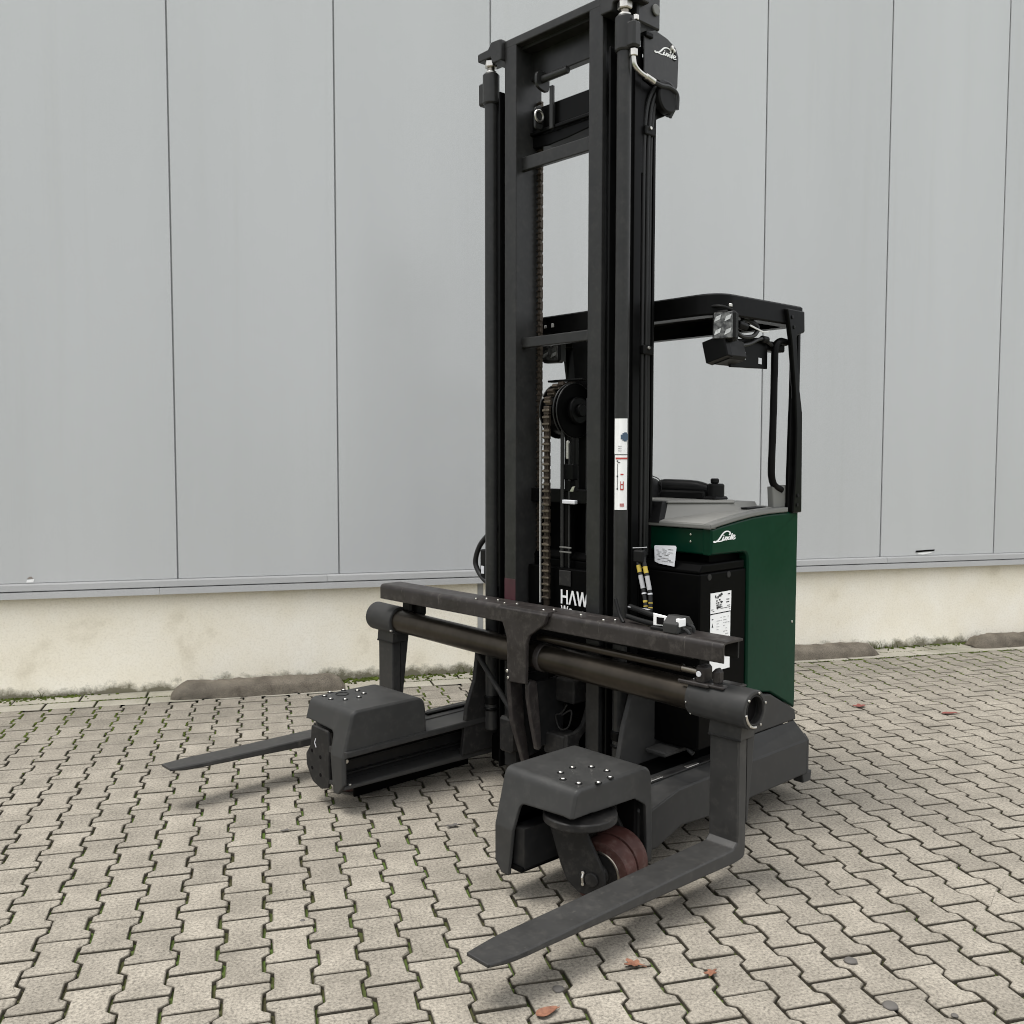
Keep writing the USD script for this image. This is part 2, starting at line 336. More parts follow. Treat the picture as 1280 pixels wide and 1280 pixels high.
def panelmat(name, c, rough=.42):
    return M(name, {
        'g': ('geometry', {}), 'o': ('object_info', {}), 'mp': ('mapping', {'scale': (1.0, 1.0, .12)}),
        'n1': ('noise_texture', {'scale': 1.3, 'detail': 5.0, 'roughness': .55}),
        'r1': ('rgb_ramp', {'ramp': [(.3, tuple(np.array(c) * .95)), (.7, tuple(np.array(c) * 1.03))]}),
        'mp2': ('mapping', {'scale': (1.0, 1.0, .02)}),
        'n2': ('noise_texture', {'scale': 9.0, 'detail': 6.0, 'roughness': .7}),
        'dr': ('map_range', {'from_min': .55, 'from_max': .85, 'to_min': 0.0, 'to_max': .22, 'clamp': True}),
        'm3': ('mix_color', {'b': (.30, .29, .26)}),
        'n4': ('noise_texture', {'scale': 240.0, 'detail': 2.0}),
        'r4': ('rgb_ramp', {'ramp': [(.3, (.86, .86, .86)), (.7, (1.10, 1.10, 1.10))]}),
        'm4': ('mix_color', {'blend_type': 'multiply', 'fac': 1.0, 'use_clamp': False}),
        'w': ('noise_texture', {'scale': 130.0, 'detail': 1.0}), 'mpw': ('mapping', {'scale': (1.0, .05, .01)}),
        'hs': ('map_range', {'from_min': 0.0, 'from_max': 1.0, 'to_min': .955, 'to_max': 1.035}), 'hv': ('hsv', {}),
        'bu': ('bump', {'strength': .10, 'distance': .002}),
        'p': ('principled_bsdf', {'roughness': rough, 'specular_ior_level': 1.0})},
        [('g.position', 'mp.vector'), ('mp.vector', 'n1.vector'), ('n1.fac', 'r1.fac'), ('g.position', 'mp2.vector'), ('mp2.vector', 'n2.vector'),
         ('n2.fac', 'dr.value'), ('dr.result', 'm3.fac'), ('r1.color', 'hv.color'), ('o.random', 'hs.value'), ('hs.result', 'hv.value'),
         ('hv.color', 'm4.a'), ('g.position', 'n4.vector'), ('n4.fac', 'r4.fac'), ('r4.color', 'm4.b'), ('m4.result', 'm3.a'),
         ('m3.result', 'p.base_color'), ('g.position', 'mpw.vector'), ('mpw.vector', 'w.vector'), ('w.fac', 'bu.height'), ('bu.normal', 'p.normal')])
PANEL = panelmat('wall_panel_metal', (.462, .471, .475), .25)
FLASH = panelmat('flashing_metal', (.35, .352, .348), .42)
SEAM = paint('seam_gasket', (.22, .225, .23), .6, .1, bevel=0)
CHIP = paint('chipped_white', (.75, .75, .74), .7, .1, bevel=0)
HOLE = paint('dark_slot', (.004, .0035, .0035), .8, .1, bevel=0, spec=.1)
BED = M('joint_soil', {
    'g': ('geometry', {}), 'n1': ('noise_texture', {'scale': 1.6, 'detail': 7.0, 'roughness': .65}),
    'r1': ('rgb_ramp', {'ramp': [(.34, (.050, .040, .027)), (.45, (.058, .062, .024)), (.56, (.075, .115, .026))]}),
    'sy': ('separate_xyz', {}), 'my': ('map_range', {'from_min': 5.0, 'from_max': 6.2, 'to_min': 0.0, 'to_max': .20, 'clamp': True}), 'ad': ('math', {'math_type': 'add'}),
    'n2': ('noise_texture', {'scale': 220.0, 'detail': 3.0}), 'bu': ('bump', {'strength': .8, 'distance': .004}),
    'p': ('principled_bsdf', {'roughness': .95, 'specular_ior_level': .15})},
    [('g.position', 'n1.vector'), ('n1.fac', 'ad.value1'), ('g.position', 'sy.vector'), ('sy.y', 'my.value'), ('my.result', 'ad.value2'), ('ad.value', 'r1.fac'), ('r1.color', 'p.base_color'), ('g.position', 'n2.vector'), ('n2.fac', 'bu.height'), ('bu.normal', 'p.normal')])
MOSS = M('moss_green', {
    'g': ('geometry', {}), 'n1': ('noise_texture', {'scale': 14.0, 'detail': 5.0}),
    'r1': ('rgb_ramp', {'ramp': [(.3, (.035, .035, .012)), (.5, (.060, .080, .016)), (.7, (.105, .135, .025))]}),
    'p': ('principled_bsdf', {'roughness': .95, 'specular_ior_level': .1})},
    [('g.position', 'n1.vector'), ('n1.fac', 'r1.fac'), ('r1.color', 'p.base_color')])
LEAF = M('dry_leaf', {
    'g': ('geometry', {}), 'n1': ('noise_texture', {'scale': 60.0, 'detail': 5.0}),
    'r1': ('rgb_ramp', {'ramp': [(.3, (.11, .042, .024)), (.7, (.25, .115, .066))]}),
    'p': ('principled_bsdf', {'roughness': .6})}, [('g.position', 'n1.vector'), ('n1.fac', 'r1.fac'), ('r1.color', 'p.base_color')])
LEAFR = M('red_leaf', {'p': ('principled_bsdf', {'roughness': .6, 'base_color': (.17, .045, .034)})}, [])
LEAFD = M('dark_leaf', {'p': ('principled_bsdf', {'roughness': .7, 'base_color': (.085, .078, .07)})}, [])

# ------------------------------------------------------------------ ground and paving
WALL_Y = 6.375
g = trimesh.creation.box([400, 400, .2]); g.apply_translation([0, 0, -.115])
tag(obj('ground', g, BED, smooth=False), 'dark joint soil under the paving', 'ground', kind='structure')
paving = UsdGeom.Xform.Define(stage, '/World/paving').GetPrim()
tag(paving, 'light grey interlocking concrete paving of the yard', 'paving', kind='structure')
PU, PVV, LX0, LY0 = .1370, .2, .0646, 3.6379
def paver_outline():
    h, w, a, b = .585 * PU, .415 * PU, .1 - .043, .1 - .061
    right = [(h, -.1), (h, -a), (w, -b), (w, b), (h, a), (h, .1)]
    g = Polygon(right + [(-x, y) for x, y in right[::-1]]).buffer(-.0046, join_style=2)
    c = np.array(g.exterior.coords)[:-1]
    if area2(c) < 0: c = c[::-1]
    return rounded([tuple(q) + ((.005,) if abs(abs(q[1]) - .0954) < .001 else (.003,)) for q in c], .0, 1)
OUT = paver_outline()
EDGE_Y = 6.06
def paver_mesh(cx, cy, seed):
    r = random.Random(seed)
    n = len(OUT); ch = .0036
    top = inset(OUT, ch); z = r.gauss(0, .0007); tx, ty = r.gauss(0, .0040), r.gauss(0, .0024)
    jit = lambda p, s: p + np.array([[r.gauss(0, s), r.gauss(0, s)] for _ in p])
    top = jit(top, .0011); mid = jit(OUT, .0011)
    rings = [np.c_[top, np.zeros(n)], np.c_[mid, np.full(n, -ch * .8)], np.c_[mid, np.full(n, -.032)]]
    v = np.vstack(rings); ang = r.gauss(0, .006); ca, sa = math.cos(ang), math.sin(ang)
    v[:, :2] = v[:, :2] @ np.array([[ca, sa], [-sa, ca]])
    v[:, 2] += z + v[:, 0] * tx + v[:, 1] * ty
    lim = EDGE_Y - .005 - cy
    v[:, 1] = np.minimum(v[:, 1], lim)      # stones cut along the edging
    v += [cx + r.gauss(0, .0009), cy + r.gauss(0, .0009), 0]
    i = np.arange(n); j = (i + 1) % n
    f = [PTRI] + [x for k in (0, 1) for x in (np.c_[k * n + j, k * n + i, (k + 1) * n + i], np.c_[k * n + j, (k + 1) * n + i, (k + 1) * n + j])]
    return v, np.vstack(f)
t_ = mapbox_earcut.triangulate_float64(inset(OUT, .0036), np.array([len(OUT)], np.uint32)).reshape(-1, 3).astype(int)
q_ = inset(OUT, .0036)[t_]; s_ = (q_[:, 1, 0] - q_[:, 0, 0]) * (q_[:, 2, 1] - q_[:, 0, 1]) - (q_[:, 1, 1] - q_[:, 0, 1]) * (q_[:, 2, 0] - q_[:, 0, 0])
t_[s_ < 0] = t_[s_ < 0][:, ::-1]; PTRI = t_
SOIL = np.repeat([0., .85, 1.], len(OUT))
def project(P):
    d = np.asarray(P, float) - [0, 0, CAM_H]; z = d @ FW
    return 640 + FPX * (d @ RT) / z, 640 - FPX * (d @ UP) / z, z
EDGE_Y = 6.06
near, far = [], []
for i in range(-36, 66):
    for k in range(-16, 26):
        cx = LX0 + i * PU; cy = LY0 - (k + .5 + .5 * (i % 2)) * PVV
        if cy > EDGE_Y - .02 or cy < -1.0: continue
        x, y, z = project((cx, cy, 0))
        vis = z > .5 and -40 < x < 1320 and y < 1310
        # pavers wholly under the truck's dark middle count as far
        near.append((cx, cy, z, i * 1000 + k)) if vis else far.append((cx, cy, z, i * 1000 + k))
near.sort(key=lambda p: p[2])
far += near[300:]; near = near[:300]
for cx, cy, z, s in near:
    toned(obj('paver', paver_mesh(cx, cy, s), PAVER, paving, smooth=False), np.full(3 * len(OUT), random.Random(s * 7 + 1).random()), SOIL)
V, F, n0, TN = [], [], 0, []
for cx, cy, z, s in far:
    v, f = paver_mesh(cx, cy, s); V.append(v); F.append(f + n0); n0 += len(v); TN.append(np.full(len(v), random.Random(s * 7 + 1).random()))
tag(toned(obj('distant_pavers', tm(np.vstack(V), np.vstack(F)), PAVERS, paving, smooth=False), np.concatenate(TN), np.tile(SOIL, len(far))), 'further interlocking pavers of the yard', kind='stuff')
# half stones and edging rows against the wall
x = -3.5
for row, (y0, y1, L) in enumerate(((6.065, 6.205, .30), (6.215, 6.365, .42))):
    x = -3.6 + row * .13
    while x < 8.4:
        l = L * rng.uniform(.85, 1.1)
        m = box(x + .004, x + l - .004, y0 + rng.gauss(0, .002), y1 + rng.gauss(0, .002), -.03, rng.gauss(-.001, .002), .005)
        toned(obj('edging_stone', m, EDGING, paving, smooth=False), np.full(len(m.vertices), rng.random()), (m.vertices[:, 2] < -.004) * 1.0)
        x += l
# moss along the wall foot and in the joints close to it
def blob(p, r, h):
    m = trimesh.creation.icosphere(1, 1.0); v = m.vertices * [r, r, h]
    v = v * (1 + .35 * (meshkit.noise(m.vertices * 2 + np.array(p) * 37)[:, None] - .5)); return tm(v + p, m.faces)
ms = []
for _ in range(3200):
    x = rng.uniform(-2.4, 6.2)
    d = meshkit.noise(np.array([x * 1.4, 3.1, .5])); d2 = meshkit.noise(np.array([x * 3.1, 9.1, .5]))
    if rng.random() > (d * 1.5 - .25): continue
    y = WALL_Y - .004 - abs(rng.gauss(0, .02 + .05 * d2))
    ms.append(blob((x, y, .0), rng.uniform(.004, .013), rng.uniform(.003, .012)))
for _ in range(9000):
    i = rng.randrange(-22, 46); s = rng.random()
    y = 6.06 - abs(rng.gauss(0, .38)); xb = LX0 + (i + .5) * PU
    if meshkit.noise(np.array([xb * 1.3, y * .8, 2.2])) < .44: continue
    k = ((LY0 - y) / PVV - .5 * (i % 2)) % 1.0
    off = (-.085 if .28 < k < .72 else .085) * PU
    ms.append(blob((xb + off + rng.gauss(0, .003), y, -.003), rng.uniform(.003, .0065), rng.uniform(.003, .006)))
for yb in (6.06, 6.21):
    for _ in range(1000):
        x = rng.uniform(-2.4, 6.2)
        if meshkit.noise(np.array([x * 1.7, yb * 5, 7.2])) < .45: continue
        ms.append(blob((x, yb + rng.gauss(0, .003), -.004), rng.uniform(.003, .008), rng.uniform(.004, .008)))
tag(obj('moss', ms, MOSS, smooth=True), 'green moss along the wall foot and in nearby joints', 'moss', kind='stuff')

wd = []
for cx, n in ((4.62, 9), (4.75, 5), (4.40, 4), (-1.35, 4), (.85, 4), (-.25, 3), (1.35, 5)):
    for _ in range(n):
        a = rng.uniform(0, 6.28); h = rng.uniform(.025, .07); x = cx + rng.gauss(0, .03); y = WALL_Y - rng.uniform(.012, .05)
        P = np.array([(x, y, 0), (x + .25 * h * math.cos(a), y + .12 * h * math.sin(a), .6 * h), (x + .7 * h * math.cos(a), y + .25 * h * math.sin(a) - .004, h)])
        wd.append(tube(smoothpath(P, 3), np.linspace(.0028, .0006, 7), 4))
tag(obj('weeds', wd, MOSS, smooth=True), 'thin grassy weeds growing at the wall foot', 'weeds', kind='stuff')

# ------------------------------------------------------------------ warehouse wall
wall = thing('warehouse_wall')
tag(wall, 'pale grey metal panel wall on a cream rendered plinth behind the truck', 'wall')
seams = [-4.69, -3.65, -2.61, -1.577, -.526, .486, 1.519, 2.548, 3.577, 4.613, 5.658, 6.69, 7.73, 8.77]
for a, b in zip(seams[:-1], seams[1:]):
    obj('wall_panel', box(a + .0045, b - .0045, WALL_Y - .02, WALL_Y + .06, .716, 6.4, .003), PANEL, wall, smooth=False)
obj('panel_backing', box(-4.69, 8.77, WALL_Y - .010, WALL_Y + .05, .7165, 6.38), SEAM, wall, smooth=False)
for a, b in ((-4.69, .405), (.407, 4.66), (4.662, 8.77)):
    obj('upper_flashing', prism([(WALL_Y - .021, .715), (WALL_Y - .040, .706), (WALL_Y - .044, .671), (WALL_Y + .03, .671), (WALL_Y + .03, .7155)], 'x', a, b), FLASH, wall, smooth=False)
for a, b in ((-4.69, -.634), (-.632, 3.60), (3.602, 8.77)):
    obj('lower_flashing', prism([(WALL_Y - .030, .665), (WALL_Y - .060, .660), (WALL_Y - .064, .625), (WALL_Y - .058, .624), (WALL_Y - .052, .640), (WALL_Y + .03, .640), (WALL_Y + .03, .665)], 'x', a, b), FLASH, wall, smooth=False)
# plinth in two bays with a steel joint strip
pl = box(-4.69, 1.43, WALL_Y, WALL_Y + .2, -.2, .639); pr = box(1.47, 8.77, WALL_Y, WALL_Y + .2, -.2, .639)
for m in (pl, pr): obj('plinth', m, PLINTH, wall, smooth=False)
obj('joint_strip', box(1.431, 1.469, WALL_Y - .004, WALL_Y + .1, -.05, .638, .002), paint('strip_metal', (.26, .26, .25), .5, .2, bevel=0), wall, smooth=False)
obj('dent', [prism([(4.93, .742), (5.10, .750), (5.105, .762), (4.935, .757)], 'y', WALL_Y - .0225, WALL_Y - .018)], HOLE, wall, smooth=False)
obj('chipped_paint', [prism([(4.95, .728), (5.0, .724), (5.06, .733), (5.085, .742), (4.96, .738)], 'y', WALL_Y - .0225, WALL_Y - .018),
                      prism([(-1.405, .722), (-1.365, .722), (-1.36, .742), (-1.40, .738)], 'y', WALL_Y - .0225, WALL_Y - .018)], CHIP, wall, smooth=False)
obj('dent', prism([(-1.40, .744), (-1.365, .746), (-1.375, .758), (-1.388, .756)], 'y', WALL_Y - .0225, WALL_Y - .018), paint('dent_rust', (.2, .17, .15), .7, .3, bevel=0), wall, smooth=False)

# ------------------------------------------------------------------ concrete bumpers
def bumper(x0, x1, y0, label, w=.19, h=.094, seed=0):
    L = x1 - x0; rows = 34; arc = 14; V = []
    for i in range(rows + 1):
        s = i / rows; e = min(s, 1 - s) * L; k = 1.0 if e > .12 else math.sqrt(max(0.05, 1 - ((.12 - e) / .12) ** 2))
        for j in range(arc + 1):
            th = math.pi * j / arc; c, sn = math.cos(th), math.sin(th)
            V.append([x0 + s * L, y0 + w / 2 - w / 2 * np.sign(c) * abs(c) ** .9 * (.55 + .45 * k), h * k * abs(sn) ** .75 - .004])
    V = np.array(V); nv = meshkit.fbm(V * 22 + seed, 4)[:, None] - .5
    V[:, 1:] += nv * [.022, .030]; V[:, 2] = np.maximum(V[:, 2], -.004)
    F = []
    for i in range(rows):
        for j in range(arc):
            a = i * (arc + 1) + j; b = a + arc + 1; F += [[a, a + 1, b + 1], [a, b + 1, b]]
    o0 = len(V); V = np.vstack([V, V[:arc + 1].mean(0), V[-arc - 1:].mean(0)])
    for j in range(arc):
        F += [[o0, j + 1, j], [o0 + 1, rows * (arc + 1) + j, rows * (arc + 1) + j + 1]]
    p = obj('concrete_bumper', tm(V, F), BUMPER, smooth=True)
    return tag(p, label, 'bumper', 'concrete bumpers along the wall')
bumper(-.565, .50, 6.085, 'dark weathered concrete bumper left of the raised fork, below the first two wall seams', seed=1)
bumper(2.60, 4.48, 6.12, 'paler concrete bumper running out from behind the green cab', seed=2)
bumper(5.36, 7.0, 6.14, 'concrete bumper cut off by the right edge of the photo', seed=3)

# ------------------------------------------------------------------ fallen leaves and stones
def leaf(x, y, L, W, ang, label, mat, curl=.3, lobes=0):
    n = 18; th = np.linspace(0, 2 * math.pi, n, endpoint=False)
    rr = 1 + (.35 * np.cos(5 * th) + .12 * np.cos(9 * th + 1) if lobes else .12 * np.cos(2 * th))
    P = np.c_[np.cos(th) * L / 2 * rr, np.sin(th) * W / 2 * rr * (1 - .35 * np.cos(th))]
    V = [np.array([0, 0, .006])] + [np.array([a, b, .006 + curl * (abs(b) * .6 + max(0, a) * .25) + rng.uniform(0, .002)]) for a, b in P]
    V = np.array(V); F = [[0, 1 + i, 1 + (i + 1) % n] for i in range(n)]
    m = tm(np.vstack([V, V - [0, 0, .0012]]), F + [[n + 1, n + 2 + (i + 1) % n, n + 2 + i] for i in range(n)])
    st = tube([(L * .45, 0, .004), (L * .75, L * .06, .003)], .0012, 5)
    m = rot(cat(m, st), ang, [0, 0, 1]); m = moved(m, [x, y, .001])
    return tag(obj('fallen_leaf', m, mat, smooth=True), label, 'leaf')
for px, py, L, W, a, lab, mt, lo in (
        (0.725, 2.380, .062, .038, .35, 'oval reddish brown leaf lying nearest the camera at the lower edge', LEAF, 0),
        (1.043, 2.546, .052, .036, -.6, 'crumpled brown leaf on the paving below the near fork', LEAF, 1),
        (1.243, 2.445, .040, .026, .5, 'small orange brown leaf on a joint right of the crumpled leaf', LEAF, 1),
        (3.439, 4.893, .075, .05, .3, 'red leaf on the pavers right of the truck, nearest the truck', LEAFR, 1),
        (3.849, 4.624, .085, .035, -.2, 'narrow red leaf on the pavers far right', LEAFR, 0),
        (0.732, 3.712, .058, .022, .1, 'dark shrivelled leaf on the paving between the two support legs', LEAFD, 1),
        (0.071, 3.833, .040, .016, .2, 'dark scrap of leaf on the paving below the far support leg', LEAFD, 1)):
    leaf(px, py, L, W, a, lab, mt, lobes=lo)
STONES = [(0.790, 2.486, .017), (1.680, 2.407, .02), (1.648, 2.177, .022), (0.106, 3.075, .008), (1.787, 2.094, .01)]
for (px, py, r), lab in zip(STONES, ('dark pebble just above the oval leaf', 'flat dark stone near the lower right corner, upper of two',
                                     'flat dark stone near the lower right corner, lower of two', 'tiny dark pebble on the left pavers', 'tiny pebble at the lower right edge')):
    tag(obj('pebble', blob((px, py, .002), r, r * .35), LEAFD, smooth=True), lab, 'stone')

# ================================================================== reach truck (x across, y rearwards, z up)
truck = thing('reach_truck', (.6893, 3.6091, 0), -math.radians(61.5307))
tag(truck, 'dark grey and green multi-way reach truck with raised black mast and two spread forks', 'forklift')
STUFF = ('print', 'lettering', 'chain_pins', 'chain_wrap', 'chalk_mark')
def part(name, mesh, mat, parent=truck, smooth=30, label=None):
    p = obj(name, mesh, mat, parent, smooth, label)
    if name in STUFF: p.SetCustomDataByKey('kind', 'stuff')
    return p
def both(name, m, mat, smooth=30, parent=truck):
    m = cat(*m) if isinstance(m, (list, tuple)) else m
    return part(name, m, mat, parent, smooth), part(name, mirror(m), mat, parent, smooth)

PAPER = paint('paper', (.62, .63, .66), .6, .06, 30.0, bevel=0)
# ---- support legs: side member with a guide channel towards the mast, belt and rear bumper corner
def leg():
    ms = []
    # inner guide channel (top flange, web, lower flange)
    ms.append(prism([(-.171, .246), (-.171, .272), (.95, .2838), (.95, .252)], 'x', .455, .60, .004))
    ms.append(box(.545, .60, -.160, .95, .115, .255))
    ms.append(prism([(-.170, .108), (-.170, .124), (.95, .124), (.95, .085), (-.05, .106)], 'x', .468, .60, .004))
    return ms
def legbody():
    side = [(.235, .10), (.235, .262), (.32, .236), (.49, .275), (.70, .275), (1.41, .271), (1.41, .118), (.68, .118), (.505, .130), (.36, .085)]
    ms = [prism(side, 'x', .60, .752, .006)]
    return ms
belt = lambda: [
    # sloped shoulder from the belt line up to the body
    trimesh_loft([(.752, .32, .236), (.752, .49, .274), (.752, 1.41, .270)], [(.665, .30, .285), (.665, .49, .302), (.708, 1.36, .362)]),
]
def trimesh_loft(A, B, z0=.2):
    A, B = np.array(A, float), np.array(B, float); n = len(A)
    C, D = A.copy(), B.copy(); C[:, 2] = z0; D[:, 2] = z0; C[:, 0] -= .002; A[:, 0] -= .002
    V = np.vstack([A, B, C, D]); F = []
    for i in range(n - 1):
        a, b, c, d = i, n + i, 2 * n + i, 3 * n + i
        F += [[a, a + 1, b + 1], [a, b + 1, b], [c, c + 1, a + 1], [c, a + 1, a], [b, b + 1, d + 1], [b, d + 1, d], [d, d + 1, c + 1], [d, c + 1, c]]
    for e in (0, n - 1):
        q = [e, n + e, 3 * n + e, 2 * n + e]; F += [[q[0], q[1], q[2]], [q[0], q[2], q[3]]]
    return merged(tm(V, F))
def shoulder():
    ms = [prism([(.20, .25), (.20, .2835), (.95, .2835), (.95, .25)], 'x', .598, .668, .003)]
    # bevel strip of the leg top, then the wide shoulder of the belt
    ms.append(trimesh_loft([(.748, .24, .262), (.750, .32, .236), (.750, .49, .274), (.750, .90, .2725)], [(.655, .24, .2845), (.655, .32, .2845), (.655, .49, .2845), (.655, .90, .2845)]))
    ms.append(trimesh_loft([(.750, .898, .2725), (.750, 1.412, .270), (.700, 1.475, .270)], [(.702, .898, .352), (.702, 1.375, .352), (.66, 1.42, .352)]))
    return ms
both('support_leg', legbody() + shoulder(), GREY)
both('guide_channel', leg()[1:2] + [box(.528, .56, -.150, .95, .150, .160, .003), box(.535, .56, -.150, .95, .205, .213, .003)], CHAN)  # channel coloured near black, carrying the shade of the recess
part('channel_lip', leg()[2:], BATT); part('channel_lip', mirror(cat(*leg()[2:])), GREY)  # right lip blackened as painted arch shade, left lip plain grey
part('channel_flange', [box(.470, .60, .0, .95, .252, .283)], BATT); part('channel_flange', mirror(cat(*leg()[:1])), GREY)  # right flange likewise blackened for shade inside the arch
both('rear_corner', [prism([(.30, 1.405), (.752, 1.405), (.752, 1.42), (.700, 1.485), (.30, 1.485)], 'z', .118, .272, .006)], GREY)
both('rear_foot', [prism([(1.385, .118), (1.40, .075), (1.46, .072), (1.468, .118)], 'x', .69, .742, .004)], GREY)
for s in (1, -1):
    st = [box(.636, .664, .40, .83, .2845, .293, .003)]
    p = part('guide_strip', st[0] if s > 0 else mirror(st[0]), GREY2 if s > 0 else BATT)  # left strip black, the dark of a slot recess put into its colour
    if s < 0: continue
    for y in (.43, .66):
        c = box(.646, .664, y, y + .075, .2932, .296, .001); part('strip_end', c if s > 0 else mirror(c), STEEL, p)
part('chassis_cross_member', [box(-.60, .60, .80, 1.47, .12, .36, .01)], BATT)
# lower body plate, house shaped where it meets the green panel
hp = [(.86, .352), (.86, .47), (1.03, .528), (1.185, .500), (1.385, .398), (1.393, .352)]
both('lower_body_plate', [prism(hp, 'x', .60, .703, .005)], GREY)

# ---- green cab body
gb = [(.745, .90), (.745, 1.222), (.81, 1.232), (.92, 1.246), (1.03, 1.2575), (1.15, 1.264), (1.28, 1.266), (1.385, 1.266), (1.385, .405), (1.185, .507), (1.035, .535), (1.005, .525),
      (1.005, 1.09, .02), (.985, 1.120, .02), (.745, 1.120)]
gb = [(.745, 1.120, 0), (.745, 1.222, 0), (.81, 1.232), (.92, 1.246), (1.03, 1.2575), (1.15, 1.264), (1.28, 1.266), (1.385, 1.266, .004), (1.385, .405, 0), (1.185, .507), (1.035, .535, 0), (1.005, .525, 0), (1.000, 1.118, .035)]
sp_ = prism(rounded(gb, .0, 4), 'x', .655, .700, .007); part('side_panel', sp_, GREEN); part('side_panel', moved(mirror(sp_), [.13, 0, 0]), GREEN)
part('front_panel', [box(-.565, .695, .748, .80, 1.121, 1.222, .005)], GREEN)
part('rear_body', [box(-.525, .655, 1.02, 1.375, .40, 1.20, .01)], BATT)
part('battery_surround', [box(-.525, .652, .80, 1.02, .40, 1.115)], BATT)
# raised rounded relief on the green side
rel = rounded([(1.075, .60), (1.075, 1.128), (1.27, 1.128, .12), (1.31, 1.0, .05), (1.31, .60)], .02, 6)
for s in (1, -1):
    for (y, z) in ((.757, 1.196), (.757, 1.168)):
        c = cyl((.60, .749, z), (.60, .7455, z), .004, 10, .001)
        if s > 0: part('panel_screw', c, STEEL)
c = cyl((.700, 1.347, .79), (.7035, 1.347, .79), .006, 10, .001); part('panel_screw', c, STEEL)
# battery box
batt = part('battery', [box(-.52, .693, .682, 1.0, .36, 1.052, .006)], BATT)
part('battery_lid', [prism([(.682, 1.054), (.682, 1.062), (.70, 1.086, .01), (.985, 1.086), (.985, 1.054)], 'x', -.52, .693, .004)], BATT, batt)
for y in (.745, .875):
    part('bolt_hole', [cyl((.690, y, 1.035), (.6955, y, 1.035), .013, 14, .002)], GREY2, batt)
# trim lip and dash
lip = [(.738, 1.222), (.738, 1.241), (.81, 1.252), (.92, 1.267), (1.06, 1.281), (1.22, 1.287), (1.30, 1.287), (1.30, 1.266), (1.15, 1.2645), (1.03, 1.258), (.92, 1.2465), (.81, 1.2325)]
part('trim_lip', [prism(lip, 'x', .665, .702, .004)], TRIM); part('trim_lip', [moved(mirror(prism(lip, 'x', .665, .702, .004)), [.13, 0, 0])], TRIM)
part('front_lip', [box(-.57, .700, .737, .775, 1.2225, 1.2405, .003)], TRIM)
deck = [(.745, 1.2235), (.745, 1.243), (.81, 1.254), (.92, 1.269), (1.06, 1.283), (1.22, 1.289), (1.30, 1.289), (1.30, 1.2235)]
part('dash_deck', [prism(deck, 'x', -.53, .668, .002)], DASH)
def slab(pts_bottom, pts_top):
    h = trimesh.convex.convex_hull(np.array(list(pts_bottom) + list(pts_top))); return tm(h.vertices, h.faces)
part('dash_console', [slab([(.445, .76, 1.235), (.66, 1.05, 1.235), (-.3, .76, 1.235), (-.3, 1.25, 1.235), (.62, 1.25, 1.235)],
                           [(.42, .83, 1.312), (.61, 1.03, 1.312), (-.3, .83, 1.312), (-.3, 1.22, 1.312), (.60, 1.20, 1.312)])], DASH)
part('console_lip', [slab([(.43, .822, 1.3122), (.615, 1.024, 1.3122), (-.3, .822, 1.3122), (.59, 1.07, 1.3122), (-.3, 1.07, 1.3122)], [(.425, .83, 1.322), (.608, 1.032, 1.322), (-.3, .83, 1.322), (.585, 1.068, 1.322), (-.3, 1.068, 1.322)])], DASH)
part('console_end', [slab([(.30, .735, 1.235), (.452, .735, 1.235), (.30, .85, 1.235), (.452, .85, 1.235)], [(.30, .775, 1.316), (.418, .80, 1.318), (.30, .85, 1.318), (.42, .85, 1.318)])], DARK)
part('deck_slot', [box(.60, .655, 1.06, 1.20, 1.2855, 1.292, .002)], DARK)
# armrest and controls on the console
ar = part('armrest', [tube(smoothpath([(.205, 1.05, 1.374), (.25, 1.05, 1.376), (.34, 1.05, 1.376), (.42, 1.05, 1.372), (.485, 1.05, 1.362)], 5),
                          np.interp(np.linspace(0, 1, 21), [0, .06, .2, .7, 1], [.012, .024, .027, .026, .018]), 14)], RUBBER)
part('armrest_base', [rot(box(.235, .475, 1.01, 1.09, 1.318, 1.356, .008), 0, [0, 0, 1])], DARK, ar)
knob = part('control_knob', [cyl((.505, 1.05, 1.318), (.505, 1.05, 1.388), .036, 26, .006)], DARK)
part('knob_button', [cyl((.500, 1.05, 1.388), (.500, 1.05, 1.410), .018, 16, .005)], DARK, knob)
part('knob_housing', [box(.47, .545, 1.0, 1.09, 1.318, 1.335, .01)], DARK, knob)
part('hood', [tm(*(lambda m: (m.vertices * [.075, .09, .105] + [.17, 1.02, 1.305], m.faces))(trimesh.creation.icosphere(3, 1.0)))], DARK)
part('wire', [tube(smoothpath([(.20, 1.0, 1.315), (.255, 1.0, 1.35), (.245, 1.0, 1.40), (.19, 1.0, 1.42)], 8), .0022, 6)], RUBBER)
part('seat_back', [box(-.35, .05, 1.25, 1.34, .95, 1.30, .03)], DARK)

# ---- overhead guard
front = rounded([(-.60, .80, .08), (.68, .80, .11), (.70, 1.40, .02), (-.60, 1.40, .02)], .05, 8)
outer = Polygon(front); inner = Polygon(rounded([(-.54, .87), (.63, .87), (.635, 1.345), (-.54, 1.345)], .04, 4))
rim_o = prism(front, 'z', 2.055, 2.140, .006)
rim_i = prism(np.array(inner.exterior.coords)[:-1], 'z', 2.0, 2.2)
guard = part('overhead_guard', [unman(man(merged(rim_o)) - man(merged(rim_i)))], BLACK)
part('roof_sheet', [box(-.545, .636, .865, 1.35, 2.118, 2.126)], BLACK, guard)
